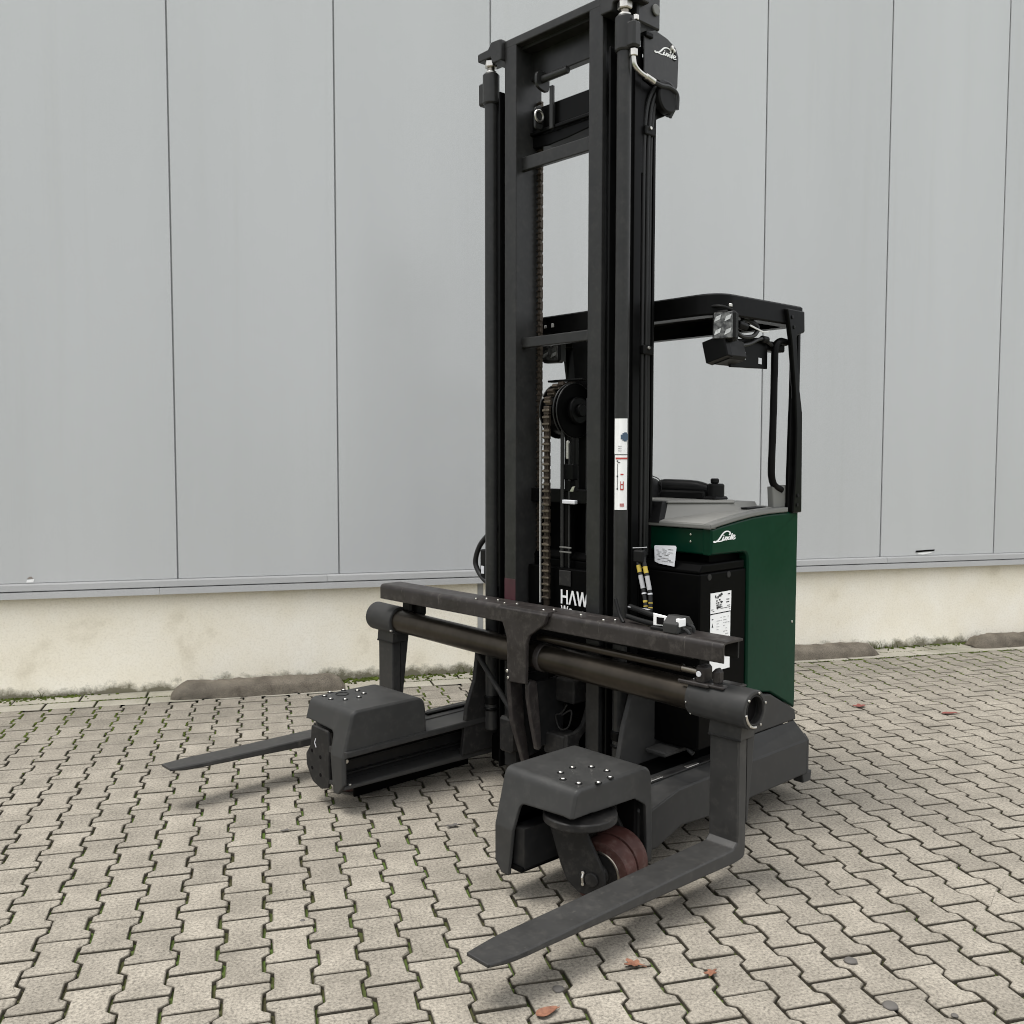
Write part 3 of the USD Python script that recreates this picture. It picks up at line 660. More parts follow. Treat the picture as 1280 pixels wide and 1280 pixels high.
# right rear post: a shaped flat plate with an upright tube handle in front of it
post = [(1.245, 2.118, .01), (1.285, 2.118, .0), (1.385, 2.118, .005), (1.39, 2.03, .01), (1.325, 2.012, .02), (1.345, 1.84), (1.382, 1.69), (1.388, 1.50), (1.392, 1.262, .004), (1.320, 1.262, .004), (1.335, 1.42), (1.338, 1.62), (1.325, 1.76), (1.285, 1.99), (1.252, 2.10)]
pp = part('rear_post', [prism(rounded(post, .0, 4), 'x', .690, .712, .004), prism([(1.314, 1.262), (1.314, 1.42), (1.320, 1.62), (1.325, 1.75), (1.345, 1.75), (1.345, 1.62), (1.34, 1.262)], 'x', .676, .692, .003),
                        box(.650, .692, 1.37, 1.392, 1.27, 2.05, .003)], BLACK)
for y, z in ((1.355, 1.335), (1.352, 1.295), (1.285, 2.085), (1.30, 2.045)):
    part('post_bolt', [cyl((.712, y, z), (.716, y, z), .008, 10, .001)], DARK, pp)
part('rear_post', [moved(mirror(cat(prism(rounded(post, .0, 4), 'x', .690, .712, .004), box(.640, .692, 1.30, 1.392, 1.27, 2.05, .003))), [.10, 0, 0])], BLACK)
hd = part('grab_handle', [tube(smoothpath([(.67, 1.31, 1.985), (.67, 1.26, 1.985), (.67, 1.226, 1.955), (.67, 1.222, 1.85), (.67, 1.220, 1.70), (.67, 1.216, 1.56), (.67, 1.212, 1.46), (.67, 1.216, 1.415), (.67, 1.238, 1.380), (.67, 1.29, 1.360)], 6), .0150, 14)], BLACK)
part('handle_bracket', [prism([(1.225, 1.285), (1.215, 1.375), (1.325, 1.380), (1.325, 1.285)], 'x', .648, .676, .003)], TRIM, hd)
# front guard pillar on the far side, seen through the mast
fp = [(-.13, .84, 2.06), (.02, .84, 2.06), (-.09, .80, 1.64), (.02, .80, 1.64), (-.09, .80, 1.32), (.02, .80, 1.32)]
part('front_pillar', [slab([(-.10, .80, 2.06), (.06, .80, 2.06), (-.10, .83, 2.06), (.06, .83, 2.06)], [(-.058, .80, 1.66), (.06, .80, 1.66), (-.058, .83, 1.66), (.06, .83, 1.66)]),
                      box(-.0575, .06, .80, .83, 1.23, 1.66, .004)], BLACK)

GLINT = paint('lamp_reflector', (.55, .55, .53), .25, .3, 60.0, bevel=0, metal=.8)
# ---- work lamps under the guard
def lamp(c, yaw, tilt, w, h, d):
    base = [box(-w / 2, w / 2, -d * .2, d, -h / 2, h / 2, .012)]
    lens = [box(-w / 2 + .008, w / 2 - .008, -d * .32, -d * .18, -h / 2 + .008, h / 2 - .008, .006)]
    fins = [box(-w / 2 + .01 + i * (w - .02) / 5 - .002, -w / 2 + .01 + i * (w - .02) / 5 + .002, d, d + .012, -h / 2 + .01, h / 2 - .01) for i in range(6)]
    refl = [prism([(sx * w * .22 - w * .15, sz * h * .22 - h * .10), (sx * w * .22 + w * .10, sz * h * .22 - h * .02), (sx * w * .22 + w * .15, sz * h * .22 + h * .13), (sx * w * .22 - w * .08, sz * h * .22 + h * .06)], 'y', -d * .345, -d * .33) for sx in (-1, 1) for sz in (-1, 1)]
    f = lambda ms: moved(rot(rot(cat(*ms), tilt, [1, 0, 0]), yaw, [0, 0, 1]), c)
    p = part('work_lamp', f(base + fins), DARK); part('lens', f(lens), LENS, p); [part('reflector', f([q]), GLINT, p) for q in refl]
    return p
l1 = lamp((.682, .835, 2.012), .32, .0, .092, .118, .05)
part('bracket', [box(.63, .69, .85, .905, 2.045, 2.075, .004), tube(smoothpath([(.60, .84, 2.075), (.63, .82, 2.088), (.68, .82, 2.085), (.71, .85, 2.07)], 6), .006, 8)], DARK, l1)
part('bolt', [cyl((.70, .85, 2.083), (.70, .85, 2.096), .008, 8, .002), cyl((.62, .83, 2.083), (.62, .83, 2.096), .008, 8, .002)], STEEL, l1)
cb = part('camera_box', [rot(box(.605, .70, .84, .97, 1.868, 1.952, .012), -.25, [0, 1, 0], (.63, .9, 1.91))], DARK)
part('hood', [rot(prism([(.822, 1.876), (.822, 1.962), (.86, 1.968), (.86, 1.87)], 'x', .598, .704, .004), -.25, [0, 1, 0], (.63, .9, 1.91))], BLACK, cb)
brk = part('mounting_bracket', [prism([(.93, 1.86), (.93, 1.97), (1.20, 2.0), (1.20, 1.868)], 'x', .640, .650, .002), box(.60, .655, 1.18, 1.33, 1.945, 1.985, .006)], BLACK)
part('bracket_hole', [box(.6502, .6515, 1.00, 1.035, 1.895, 1.925), box(.6502, .6515, 1.13, 1.155, 1.885, 1.91)], LABEL, brk)
part('cable', [tube(smoothpath([(.66, .90, 2.03), (.67, .97, 1.985), (.675, 1.05, 1.99), (.67, 1.09, 2.03), (.655, 1.03, 2.055), (.66, .96, 2.03)], 7), .009, 8),
               tube(smoothpath([(.67, .89, 2.0), (.68, .94, 1.95), (.675, 1.02, 1.955), (.672, 1.12, 1.985), (.66, 1.22, 1.965)], 7), .008, 8)], RUBBER, brk)
part('connector', [cyl((.665, .955, 2.03), (.675, 1.0, 2.02), .017, 12)], DARK, brk); part('connector', [cyl((.672, 1.12, 1.985), (.665, 1.17, 1.985), .014, 12)], DARK, brk)
part('cable_tie', [tube(smoothpath([(.68, 1.02, 2.03), (.68, 1.07, 2.02), (.68, 1.12, 2.012), (.675, 1.17, 2.02)], 5), .0035, 6)], WHITE, brk)
l2 = lamp((-.225, .80, 1.985), .25, .0, .10, .115, .05)
part('bolt', [cyl((-.26, .80, 2.085), (-.26, .80, 2.10), .008, 8, .002), cyl((-.215, .80, 2.085), (-.215, .80, 2.105), .008, 8, .002)], STEEL, l2)

# ---- mast
MZ0, MZ1 = .10, 3.30
both('front_mast_rail', [prism(rounded([(.211, .565, .004), (.284, .565, .004), (.284, .590, .004), (.262, .600, .012), (.262, .690, .01), (.284, .70, .004), (.284, .722, .004), (.211, .722, .004), (.211, .630, .006)], .0, 3), 'z', MZ0, MZ1)], MAST, smooth=40)
both('outer_mast_rail', [prism(rounded([(.316, .567), (.325, .567), (.325, .612), (.333, .625), (.400, .625), (.400, .668), (.345, .672), (.345, .74), (.402, .742), (.402, .756), (.316, .756)], .002, 2), 'z', MZ0 - .02, 3.10)], BLACK, smooth=40)
[both('rail_spacer', [box(.284, .318, .64, .70, z, z + .06, .004)], BLACK) for z in (.5, 1.9, 3.0)]
part('top_cross_beam', [box(-.2845, .2845, .5648, .600, 3.268, 3.304, .003), box(-.2845, .2845, .600, .66, 3.255, 3.300)], MAST)
part('upper_cross_member', [box(-.318, .318, .662, .70, 3.14, 3.27, .003), box(-.318, .318, .655, .70, 3.272, 3.284, .002)], MAST)
part('cross_member', [box(-.318, .318, .665, .70, 2.905, 3.018, .003), box(-.318, .318, .650, .665, 2.902, 2.918, .003)], BLACK)
part('deflector_pan', [prism(rounded([(-.318, 2.90), (-.25, 2.858), (-.12, 2.845), (.0, 2.852), (.2, 2.872), (.318, 2.90)], .03, 4), 'y', .668, .74, .003)], BLACK)
part('tie_bar', [box(-.212, .212, .60, .625, 2.742, 2.800, .003)], MAST)
part('tie_bar', [box(-.212, .212, .60, .625, 1.978, 2.022, .003)], MAST)
part('lower_tie_bar', [box(-.212, .212, .66, .70, 1.30, 1.36, .003)], BLACK)
part('anchor_pin', [cyl((-.12, .635, 3.115), (.03, .635, 3.115), .016, 16)], MAST)
part('anchor_plate', [prism(rounded([(.60, 3.08), (.60, 3.15), (.68, 3.15), (.68, 3.06)], .03, 4), 'x', -.135, -.120, .002), prism(rounded([(.61, 2.91), (.61, 3.00), (.65, 3.02), (.655, 2.91)], .015, 4), 'x', -.150, -.138, .002), box(-.085, -.065, .64, .655, 2.90, 3.08, .002)], MAST)
part('anchor_eye', [tube([(-.135, .63 + .024 * math.cos(a), 2.965 + .024 * math.sin(a)) for a in np.linspace(0, 2 * math.pi, 20)], .005, 8, caps=False)], STEEL)
# lift cylinders
for s in (1, -1):
    mk = lambda ms: cat(*ms) if s > 0 else mirror(cat(*ms))
    x = .385
    lc = part('lift_cylinder', mk([cyl((x, .577, .24), (x, .577, 3.08), .0285, 24)]), MAST)
    part('cylinder_head', mk([cyl((x, .577, 3.062), (x, .577, 3.195), .0375, 24, .006), box(x + .012, x + .066, .556, .600, 3.066, 3.165, .008)]), MAST, lc)
    part('rod', mk([cyl((x, .577, 3.19), (x, .577, 3.255), .017, 16)]), ROD, lc)
    part('rod_nut', mk([cyl((x, .577, 3.222), (x, .577, 3.252), .029, 6, .004)]), STEEL, lc)
    part('rod_collar', mk([cyl((x, .577, 3.196), (x, .577, 3.206), .025, 16, .002)]), STEEL, lc)
    part('cylinder_foot', mk([cyl((x, .577, .36), (x, .577, .40), .034, 20, .004), cyl((x, .577, .33), (x, .577, .345), .034, 20, .004)]), BLACK, lc)
    part('top_bracket', mk([prism(rounded([(.286, 3.222), (.286, 3.312), (.350, 3.315), (.372, 3.29), (.440, 3.288), (.440, 3.252), (.352, 3.252), (.346, 3.222)], .008, 3), 'y', .545, .66, .003),
                            ]), MAST)
# extension block above the right-hand cylinder and the side plate with the maker's script
part('top_block', [box(.340, .415, .62, .76, 3.185, 3.36, .006)], MAST)
part('guide_roller', [cyl((.4152, .725, 3.255), (.425, .725, 3.255), .022, 18, .003)], TRIM)
sp = rounded([(.655, 2.995, .01), (.655, 3.15, .0), (.725, 3.178, .02), (.80, 3.168, .03), (.855, 3.148, .03), (.874, 3.115, .03), (.870, 2.992, .03), (.842, 2.968, .01), (.80, 2.985), (.74, 2.99)], .01, 5)
plate = part('side_plate', [prism(sp, 'x', .412, .420, .0025)], MAST)
part('plate_edge', [box(.36, .412, .70, .80, 3.10, 3.165, .004), box(.38, .43, .655, .70, 3.135, 3.155, .003)], BLACK, plate)
part('plate_hole', [cyl((.4195, .843, 3.108), (.4212, .843, 3.108), .017, 16, .001)], HOLE, plate)
part('plate_bolt', [cyl((.420, .822, 3.135), (.432, .822, 3.135), .009, 10, .002), cyl((.420, .836, 3.128), (.430, .836, 3.128), .007, 10, .002)], STEEL, plate)
part('hose_guard', [prism(rounded([(.655, 2.62), (.655, 2.985), (.86, 2.94, .05), (.83, 2.88, .06), (.745, 2.84, .05), (.745, 2.62)], .01, 5), 'x', .370, .398, .003)], BLACK)
part('hose_reel', [cyl((.399, .795, 2.935), (.435, .795, 2.935), .062, 28, .006)], DARK)
# hydraulic hoses down the right-hand rail
for k, (y, x) in enumerate(((.690, .392), (.711, .396), (.731, .392))):
    part('hose', [tube(smoothpath([(x, y, 1.10), (x, y, 1.8), (x, y, 2.5), (x + .004, y, 2.78), (x + .012, y + .02, 2.92), (x + .028, .775 + .01 * k, 2.992 - .004 * k), (x + .036, .84 - .006 * k, 2.965), (x + .032, .85 - .01 * k, 2.92), (x + .02, .83 - .01 * k, 2.87)], 8), .0085, 10)], RUBBER)
both('hose', [tube([(.392, .690 + .02 * k, .7), (.392, .690 + .02 * k, 2.6)], .0085, 8) for k in range(1)], RUBBER)
for z in (2.79, 1.93):
    hc = part('hose_clamp', [box(.385, .412, .680, .745, z - .018, z + .018, .004)], DARK); part('clamp_bolt', [cyl((.412, .706, z + .008), (.419, .706, z + .008), .007, 8, .001)], STEEL, hc)
part('elbow_fitting', [tube(smoothpath([(.43, .578, 3.062), (.43, .578, 3.03), (.432, .585, 3.0), (.434, .615, 2.982), (.434, .66, 2.975)], 6), .0095, 12), cyl((.434, .645, 2.977), (.434, .70, 2.969), .0125, 14, .002)], STEEL)
part('fitting_nut', [cyl((.43, .578, 3.035), (.43, .578, 3.062), .0165, 6, .002)], STEEL); part('fitting_nut', [cyl((.44, .578, 3.165), (.44, .578, 3.185), .012, 6, .002)], STEEL)
part('hose', [tube(smoothpath([(.434, .69, 2.970), (.434, .74, 2.966), (.434, .80, 2.972), (.434, .845, 2.955), (.43, .85, 2.90)], 7), .010, 10)], RUBBER)
# chains
def chain(p0, p1, w=.024, pitch=.0254):
    p0, p1 = np.array(p0, float), np.array(p1, float); L = np.linalg.norm(p1 - p0); n = int(L / pitch); A, B = [], []
    for i in range(n):
        z = p0 + (p1 - p0) * (i + .5) / n
        for k in (-1.5, -.5, .5, 1.5) if i % 2 else (-1, 0, 1):
            x = z[0] + k * w / 4.4
            A.append(box(x - .0022, x + .0022, z[1] - .009, z[1] + .009, z[2] - pitch * .80, z[2] + pitch * .80, .0015))
        B.append(box(z[0] - w / 2 - .003, z[0] + w / 2 + .003, z[1] - .0125, z[1] - .004, z[2] + pitch * .32, z[2] + pitch * .62, .0015))
    return A, B
A, B = chain((-.055, .604, .86), (-.055, .604, 1.70), .036, .0285)
lc = tag(part('lift_chain', A, CHAIN, smooth=False), kind='stuff'); part('chain_pins', B, CHAINL, lc, smooth=False)
arcA, arcB = [], []
for i in range(9):
    a = math.pi - i * math.pi / 9; yy, zz = .722 + .118 * math.cos(a), 1.70 + .118 * math.sin(a)
    arcA.append(rot(box(-.071, -.039, yy - .008, yy + .008, zz - .018, zz + .018, .002), -(a - math.pi), [1, 0, 0], (0, yy, zz)))
    arcB.append(rot(box(-.074, -.036, yy - .012, yy - .004, zz - .006, zz + .004, .0015), -(a - math.pi), [1, 0, 0], (0, yy, zz)))
part('chain_wrap', arcA, CHAIN, lc, smooth=False); part('chain_pins', arcB, CHAINL, lc, smooth=False)
A, B = chain((-.196, .700, .86), (-.196, .700, 3.05), .022)
lc = tag(part('lift_chain', A, CHAIN, smooth=False), kind='stuff'); part('chain_pins', B, CHAIN, lc, smooth=False)
A, B = chain((.196, .700, .86), (.196, .700, 3.05), .022)
lc = tag(part('lift_chain', A, CHAIN, smooth=False), kind='stuff')
part('hose', [tube(smoothpath([(-.106, .615, .86), (-.107, .615, 1.2), (-.106, .615, 1.5), (-.104, .614, 1.70), (-.099, .622, 1.76)], 5), .0050, 8)], paint('pale_cable', (.32, .32, .31), .4, .1, bevel=0))
# chain sheave with flanges, its yoke and the centre cylinder
sh = part('chain_sheave', [cyl((-.105, .722, 1.70), (-.005, .722, 1.70), .105, 36)], BLACK)
for x in (-.105, -.024, -.004):
    part('flange', [cyl((x, .722, 1.70), (x + .010, .722, 1.70), .118, 40, .004)], BATT, sh); part('flange_rim', [tube([(x + .004, .722 + 1.0*.1175 * math.cos(a), 1.70 + 1.0*.1175 * math.sin(a)) for a in np.linspace(0, 2 * math.pi, 48)], .0035, 6, caps=False)], MAST, sh)
part('hub', [cyl((.006, .722, 1.70), (.03, .722, 1.70), .06, 28, .006), cyl((.03, .722, 1.70), (.045, .722, 1.70), .028, 20, .004)], BLACK, sh)
part('sheave_yoke', [box(-.15, .06, .70, .74, 1.828, 1.838, .003)], BLACK)
part('centre_cylinder', [cyl((-.012, .69, .40), (-.012, .69, 1.30), .030, 22)], BLACK)
part('centre_rod', [cyl((-.012, .69, 1.30), (-.012, .69, 1.60), .014, 16)], BLACK)
part('guide_pipe', [cyl((-.012, .655, .85), (-.012, .655, 1.72), .009, 10)], MAST)
part('guide_pipe', [cyl((.025, .66, .85), (.025, .66, 1.56), .005, 8)], MAST)
part('chain_tensioner', [cyl((.015, .66, 1.49), (.015, .66, 1.57), .009, 10)], STEEL)
part('tensioner_block', [box(-.005, .05, .655, .69, 1.40, 1.47, .004), box(.0, .035, .655, .69, 1.35, 1.40, .003)], BLACK)
for x in (.092, .106, .122): part('hose', [tube([(x, .70, .85), (x, .70, 1.75)], .0065, 8)], RUBBER)
part('plate_between_rails', [box(-.205, .205, .735, .745, .30, 1.335, .003)], BATT)
part('fork_carriage_back', [box(-.20, .20, .63, .665, .50, 1.02, .004)], BATT)
part('bright_clip', [box(-.002, .075, .64, .66, 1.298, 1.315, .003)], LABEL)
part('clip', [prism([(.045, 1.352), (.06, 1.372), (.075, 1.376), (.066, 1.352)], 'y', .64, .645)], STEEL)
for z, h in ((1.108, .006), (1.088, .006)): part('bright_clip', [box(-.002, .065, .628, .634, z, z + h)], TRIM)
part('red_scuff', [box(-.2825, -.2125, .5638, .5655, .86, .955)], paint('red_scuff', (.045, .012, .016), .5, .5, 14.0, bevel=0, bump=.02))
part('grey_pad', [box(-.002, .068, .624, .6295, .945, 1.012, .002)], GREY2)

# lettering on the black carriage back
def text(name, s, h, origin, face, mat, parent, depth=.0012, bold=True, shear=0.0, squeeze=1.0):
    m = meshkit.text_mesh(s, h, depth, bold); m = tm(m.vertices * [squeeze, 1, 1] + np.c_[m.vertices[:, 1] * shear, np.zeros((len(m.vertices), 2))], m.faces)
    return part(name, place(m, origin, *face), mat, parent, smooth=False)
text('lettering', 'H\u039bW', .058, (.001, .6297, .868), FRONT, WHITE, truck, squeeze=.85)
text('lettering', 'Wa', .038, (.006, .6297, .820), FRONT, WHITE, truck, squeeze=.85)

# maker's script as drawn strokes
def script(w):
    S = lambda pts, t: LineString(smoothpath(np.array(pts, float) * [1, -1], 6)).buffer(t * .68, cap_style=1)
    g = [S([(262, 770), (238, 775), (240, 800), (275, 806), (310, 782), (352, 752)], 20), S([(300, 775), (330, 770), (375, 715), (420, 640), (468, 562), (525, 512), (590, 504), (640, 530), (658, 570), (645, 612)], 26),
         S([(300, 782), (360, 790), (420, 785), (470, 768)], 22), S([(486, 676), (462, 740), (468, 764), (500, 752)], 22), Point(492, -630).buffer(15),
         S([(548, 672), (520, 764)], 22), S([(530, 720), (560, 682), (588, 680), (584, 710), (566, 764)], 20),
         S([(668, 690), (632, 676), (604, 716), (612, 756), (646, 748), (676, 700)], 18), S([(716, 588), (690, 680), (678, 760)], 22),
         S([(722, 716), (770, 690), (784, 650), (752, 640), (722, 690), (722, 745), (760, 758), (796, 732)], 20)]
    u = unary_union(g).simplify(1.0); k = w / 570
    return shapely.affinity.affine_transform(u, [k, 0, 0, k * .50, -225 * k, 403 * k])
lg = flat(script(.148), .0014)
part('maker_script', place(lg, (.7003, .757, 1.170), *SIDE), WHITE, smooth=False)
lg2 = flat(script(.138), .0014)
part('maker_script', place(lg2, (.4202, .716, 3.093), *SIDE), WHITE, plate, smooth=False)

# ---- labels
def label(name, rect, x, mat, parent=truck):          # on a right-facing face
    y0, y1, z0, z1 = rect; return part(name, [box(x, x + .0012, y0, y1, z0, z1)], mat, parent, smooth=False)
def marks(parent, x, rect, rows, seed, mat=INK, hfrac=.5, fill=.8):
    r = random.Random(seed); y0, y1, z0, z1 = rect; dz = (z1 - z0) / rows; out = []
    for i in range(rows):
        y = y0
        while y < y1 - .004:
            w = r.uniform(.006, .024)
            if r.random() < fill: out.append(box(x, x + .0006, y, min(y + w, y1), z1 - dz * (i + 1) + dz * (1 - hfrac), z1 - dz * i - dz * .12))
            y += w + .004
    if out: part('print', out, mat, parent, smooth=False)
XB = .6935
s1 = label('battery_label', (.753, .893, .890, .9705), XB, WHITE)
r_ = random.Random(3)
part('print', [box(XB + .0013, XB + .0019, y, y + w, z, z + h) for y, z, w, h in [(.79 + r_.uniform(-.01, .035), .905 + r_.uniform(0, .055), r_.uniform(.004, .016), r_.uniform(.003, .008)) for _ in range(26)]], INK, s1, smooth=False)
marks(s1, XB + .0013, (.758, .888, .893, .915), 3, 5, INK, .45, .55); marks(s1, XB + .0013, (.845, .888, .92, .962), 4, 6, INK, .5, .5)
s2 = label('battery_label', (.753, .889, .66, .8855), XB, WHITE)
marks(s2, XB + .0013, (.795, .83, .70, .872), 15, 8, GREYINK, .35, .5); marks(s2, XB + .0013, (.84, .882, .70, .872), 15, 9, GREYINK, .35, .6)
part('print', [prism([(.762, .835), (.767, .852), (.772, .835)], 'x', XB + .0013, XB + .0019), box(XB + .0013, XB + .0019, .762, .772, .865, .869)], INK, s2, smooth=False)
# crumpled paper tag hanging from the front panel
tg = part('paper_label', [prism([(.478, 1.085), (.474, 1.146), (.480, 1.150), (.578, 1.154), (.583, 1.148), (.574, 1.072), (.55, 1.074), (.50, 1.078)], 'y', .6785, .680)], PAPER, smooth=False)
r_ = random.Random(11)
part('print', [box(x, x + w, .6778, .6784, z, z + .003) for x, z, w in [(r_.uniform(.486, .548), 1.088 + .006 * (i % 9), r_.uniform(.008, .022)) for i in range(30)]], GREYINK, tg, smooth=False)
# warning labels on the right lift cylinder, bent round the tube
def wrap(a0, a1, z0, z1, r, x=.385, y=.577, n=8):
    a = np.linspace(a0, a1, n); P = np.c_[x + r * np.cos(a), y + r * np.sin(a)]; Q = np.c_[x + (r + .0006) * np.cos(a), y + (r + .0006) * np.sin(a)]
    V = np.vstack([np.c_[P, np.full(n, z0)], np.c_[P, np.full(n, z1)], np.c_[Q, np.full(n, z0)], np.c_[Q, np.full(n, z1)]]); F = []
    for i in range(n - 1):
        F += [[2 * n + i, 2 * n + i + 1, 3 * n + i + 1], [2 * n + i, 3 * n + i + 1, 3 * n + i], [i + 1, i, n + i], [i + 1, n + i, n + i + 1]]
        F += [[n + i, 3 * n + i, 3 * n + i + 1], [n + i, 3 * n + i + 1, n + i + 1], [i, 2 * n + i + 1, 2 * n + i], [i, i + 1, 2 * n + i + 1]]
    return tm(V, F)
RW = .0289
a0, a1 = -1.95, .05
w1 = part('warning_label', [wrap(a0, a1, 1.512, 1.652, RW)], WHITE, smooth=60)
part('print', [wrap(-.95 + d, -.95 + d + .22, 1.580 - h, 1.580 + h, RW + .0008, n=3) for d, h in ((0, .009), (.22, .015), (.44, .018), (.66, .018), (.88, .012))], BLUE, w1, smooth=60)
part('print', [wrap(-1.3 + .1 * (i % 5), -1.24 + .1 * (i % 5), 1.524 + .009 * (i // 5), 1.527 + .009 * (i // 5), RW + .0008, n=3) for i in range(15)], GREYINK, w1, smooth=60)
w2 = part('warning_label', [wrap(a0 + .08, a1, 1.292, 1.508, RW)], WHITE, smooth=60)
part('print', [wrap(a0 + .25, a1, 1.492, 1.499, RW + .0008), ] + [wrap(-.95, -.55, 1.45 - .02 * i, 1.455 - .02 * i, RW + .0008, n=4) for i in (1, 3, 4)] +
     [wrap(-.98, -.90, 1.375, 1.405, RW + .0008, n=3), wrap(-.62, -.5, 1.375, 1.405, RW + .0008, n=3), wrap(-.98, -.5, 1.372, 1.376, RW + .0008, n=4)] +
     [wrap(-1.0 + .12 * i, -.93 + .12 * i, 1.305, 1.318, RW + .0008, n=3) for i in range(5)], RED, w2, smooth=60)
part('print', [wrap(-1.42, -1.34, z, z + .05, RW + .0008, n=3) for z in (1.425, 1.375)] + [wrap(-1.48, -1.28, z, z + .006, RW + .0008, n=4) for z in (1.422, 1.372, 1.482)] + [wrap(-1.34, -1.0, 1.478, 1.481, RW + .0008, n=4)], INK, w2, smooth=60)

# ---- carriage with side-shift beam, slide tubes and fork arms
bp = rounded([(.392, .799, .004), (.392, .872, .022), (.512, .872, .0), (.512, .8635, .0), (.400, .8635, .012), (.400, .799, .002)], .003, 4)
beam = part('carriage_beam', [prism(bp, 'x', -1.0, 1.0)], CARR, smooth=40)
part('rear_flange', [box(-.995, .985, .504, .512, .80, .863)], CHAN, beam)  # dark colour stands in for the shade inside the beam
for x, y in ((-.30, .41), (-.27, .445), (-.12, .415), (-.075, .445), (.115, .415), (.14, .45), (.44, .415), (.47, .45), (-.20, .45), (.30, .44)):
    part('beam_bolt', [cyl((x, y, .872), (x, y, .8785), .0055, 8, .001)], STEEL, beam)
brk = rounded([(-.105, .866, .0), (-.100, .825, .02), (-.066, .755, .03), (-.062, .73, .01), (-.060, .555, .004), (.052, .562, .004), (.056, .73, .01), (.070, .765, .04), (.160, .825, .03), (.178, .866, .0)], .02, 5)
br = part('centre_bracket', [prism(brk, 'y', .371, .3905, .003), slab([(-.105, .3715, .858), (.178, .3715, .858), (-.105, .392, .858), (.178, .392, .858)], [(-.105, .3765, .8755), (.178, .3765, .8755), (-.105, .43, .8755), (.178, .43, .8755)])], CARR)
part('bracket_bolt', [cyl((-.055, .371, .60), (-.055, .366, .60), .007, 8, .001), cyl((-.050, .371, .572), (-.050, .366, .572), .006, 8, .001)], STEEL, br)
sr = rounded([(.383, .58), (.385, .50), (.400, .38), (.47, .18), (.50, .185), (.47, .36), (.45, .58)], .03, 4)
sl = rounded([(.389, .57), (.392, .50), (.412, .40), (.445, .265), (.47, .27), (.46, .40), (.44, .57)], .03, 4)
for c0_, c1_, pr_, deep in ((-.078, -.052, sr, [(.395, .57), (.41, .40), (.475, .20), (.60, .22), (.62, .57)]), (.028, .052, sl, [(.40, .56), (.425, .40), (.45, .28), (.60, .28), (.62, .56)])):
    ck = part('bracket_cheek', [prism(pr_, 'x', c0_, c1_, .003)], CARR, br); part('cheek_web', [prism(deep, 'x', c0_ + .004, c1_ - .004, .002)], CHAN, ck)
# hook plates and block of the carriage foot
part('carriage_block', [box(-.255, -.170, .50, .58, .185, .345, .012)], GREY2)
part('carriage_block', [box(.03, .150, .50, .60, .245, .335, .006)], GREY2)
hk = [(.50, .335), (.50, .345), (.55, .345, .0), (.60, .37, .05), (.63, .44, .05), (.635, .52), (.66, .52), (.655, .43, .06), (.62, .345, .06), (.57, .31, .04), (.57, .245), (.50, .245)]
part('hook_plate', [prism(rounded(hk, .01, 5), 'x', .150, .172, .003)], GREY2)
part('dark_box', [box(.02, .15, .56, .64, .46, .56, .006)], GREY2)
part('hose', [tube(smoothpath([(.10, .54, .41), (.155, .54, .44), (.14, .54, .37), (.09, .54, .35), (.065, .54, .40), (.10, .54, .42), (.13, .54, .46)], 6), .0035, 8)], GREY2)
part('gusset', [prism([(.46, .30), (.495, .45), (.54, .56), (.56, .60), (.80, .60), (.80, .28), (.46, .28)], 'x', .458, .482, .003)], GREY)
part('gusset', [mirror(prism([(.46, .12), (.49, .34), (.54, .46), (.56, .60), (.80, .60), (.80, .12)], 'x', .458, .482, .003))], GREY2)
part('strut', [tube([(-.389, .50, .592), (-.165, .50, .378)], .012, 8), box(-.19, -.15, .49, .53, .345, .39, .005)], GREY2)
part('right_loop_hose', [tube(smoothpath([(.56, .70, .55), (.60, .70, .555), (.625, .70, .52), (.63, .70, .42), (.635, .70, .36), (.66, .70, .34)], 6), .010, 10)], GREY)
part('inner_step', [box(.50, .60, .60, .78, .33, .35, .005)], GREY)
def lerp3(a, b, t): return np.array(a) * (1 - t) + np.array(b) * t
TL, TR_ = np.array((-1.12, .467, .690)), np.array((1.082, .467, .641))
at = lambda x: lerp3(TL, TR_, (x - TL[0]) / (TR_[0] - TL[0]))
part('slide_tube', [cyl(at(-.96), at(.05), .0555, 36)], BRONZE); part('slide_tube', [cyl(at(.02), at(.90), .0575, 36)], BRONZE)
part('tube_sleeve', [cyl(at(.055) , at(.085), .061, 32)], CARR)
o2 = np.array([0, .05, -.052]); part('lower_rail', [tube([at(-.95) + o2, at(.88) + o2], .012, 8)], CARR)
part('piston_rod', [cyl((.06, .44, .752), (.80, .44, .744), .0155, 18)], BRONZE)
part('piston_rod_end', [cyl((.79, .44, .7442), (.875, .44, .7433), .013, 18)], ROD)
part('valve_strip', [box(.10, .82, .46, .49, .775, .800, .004)], DARK)

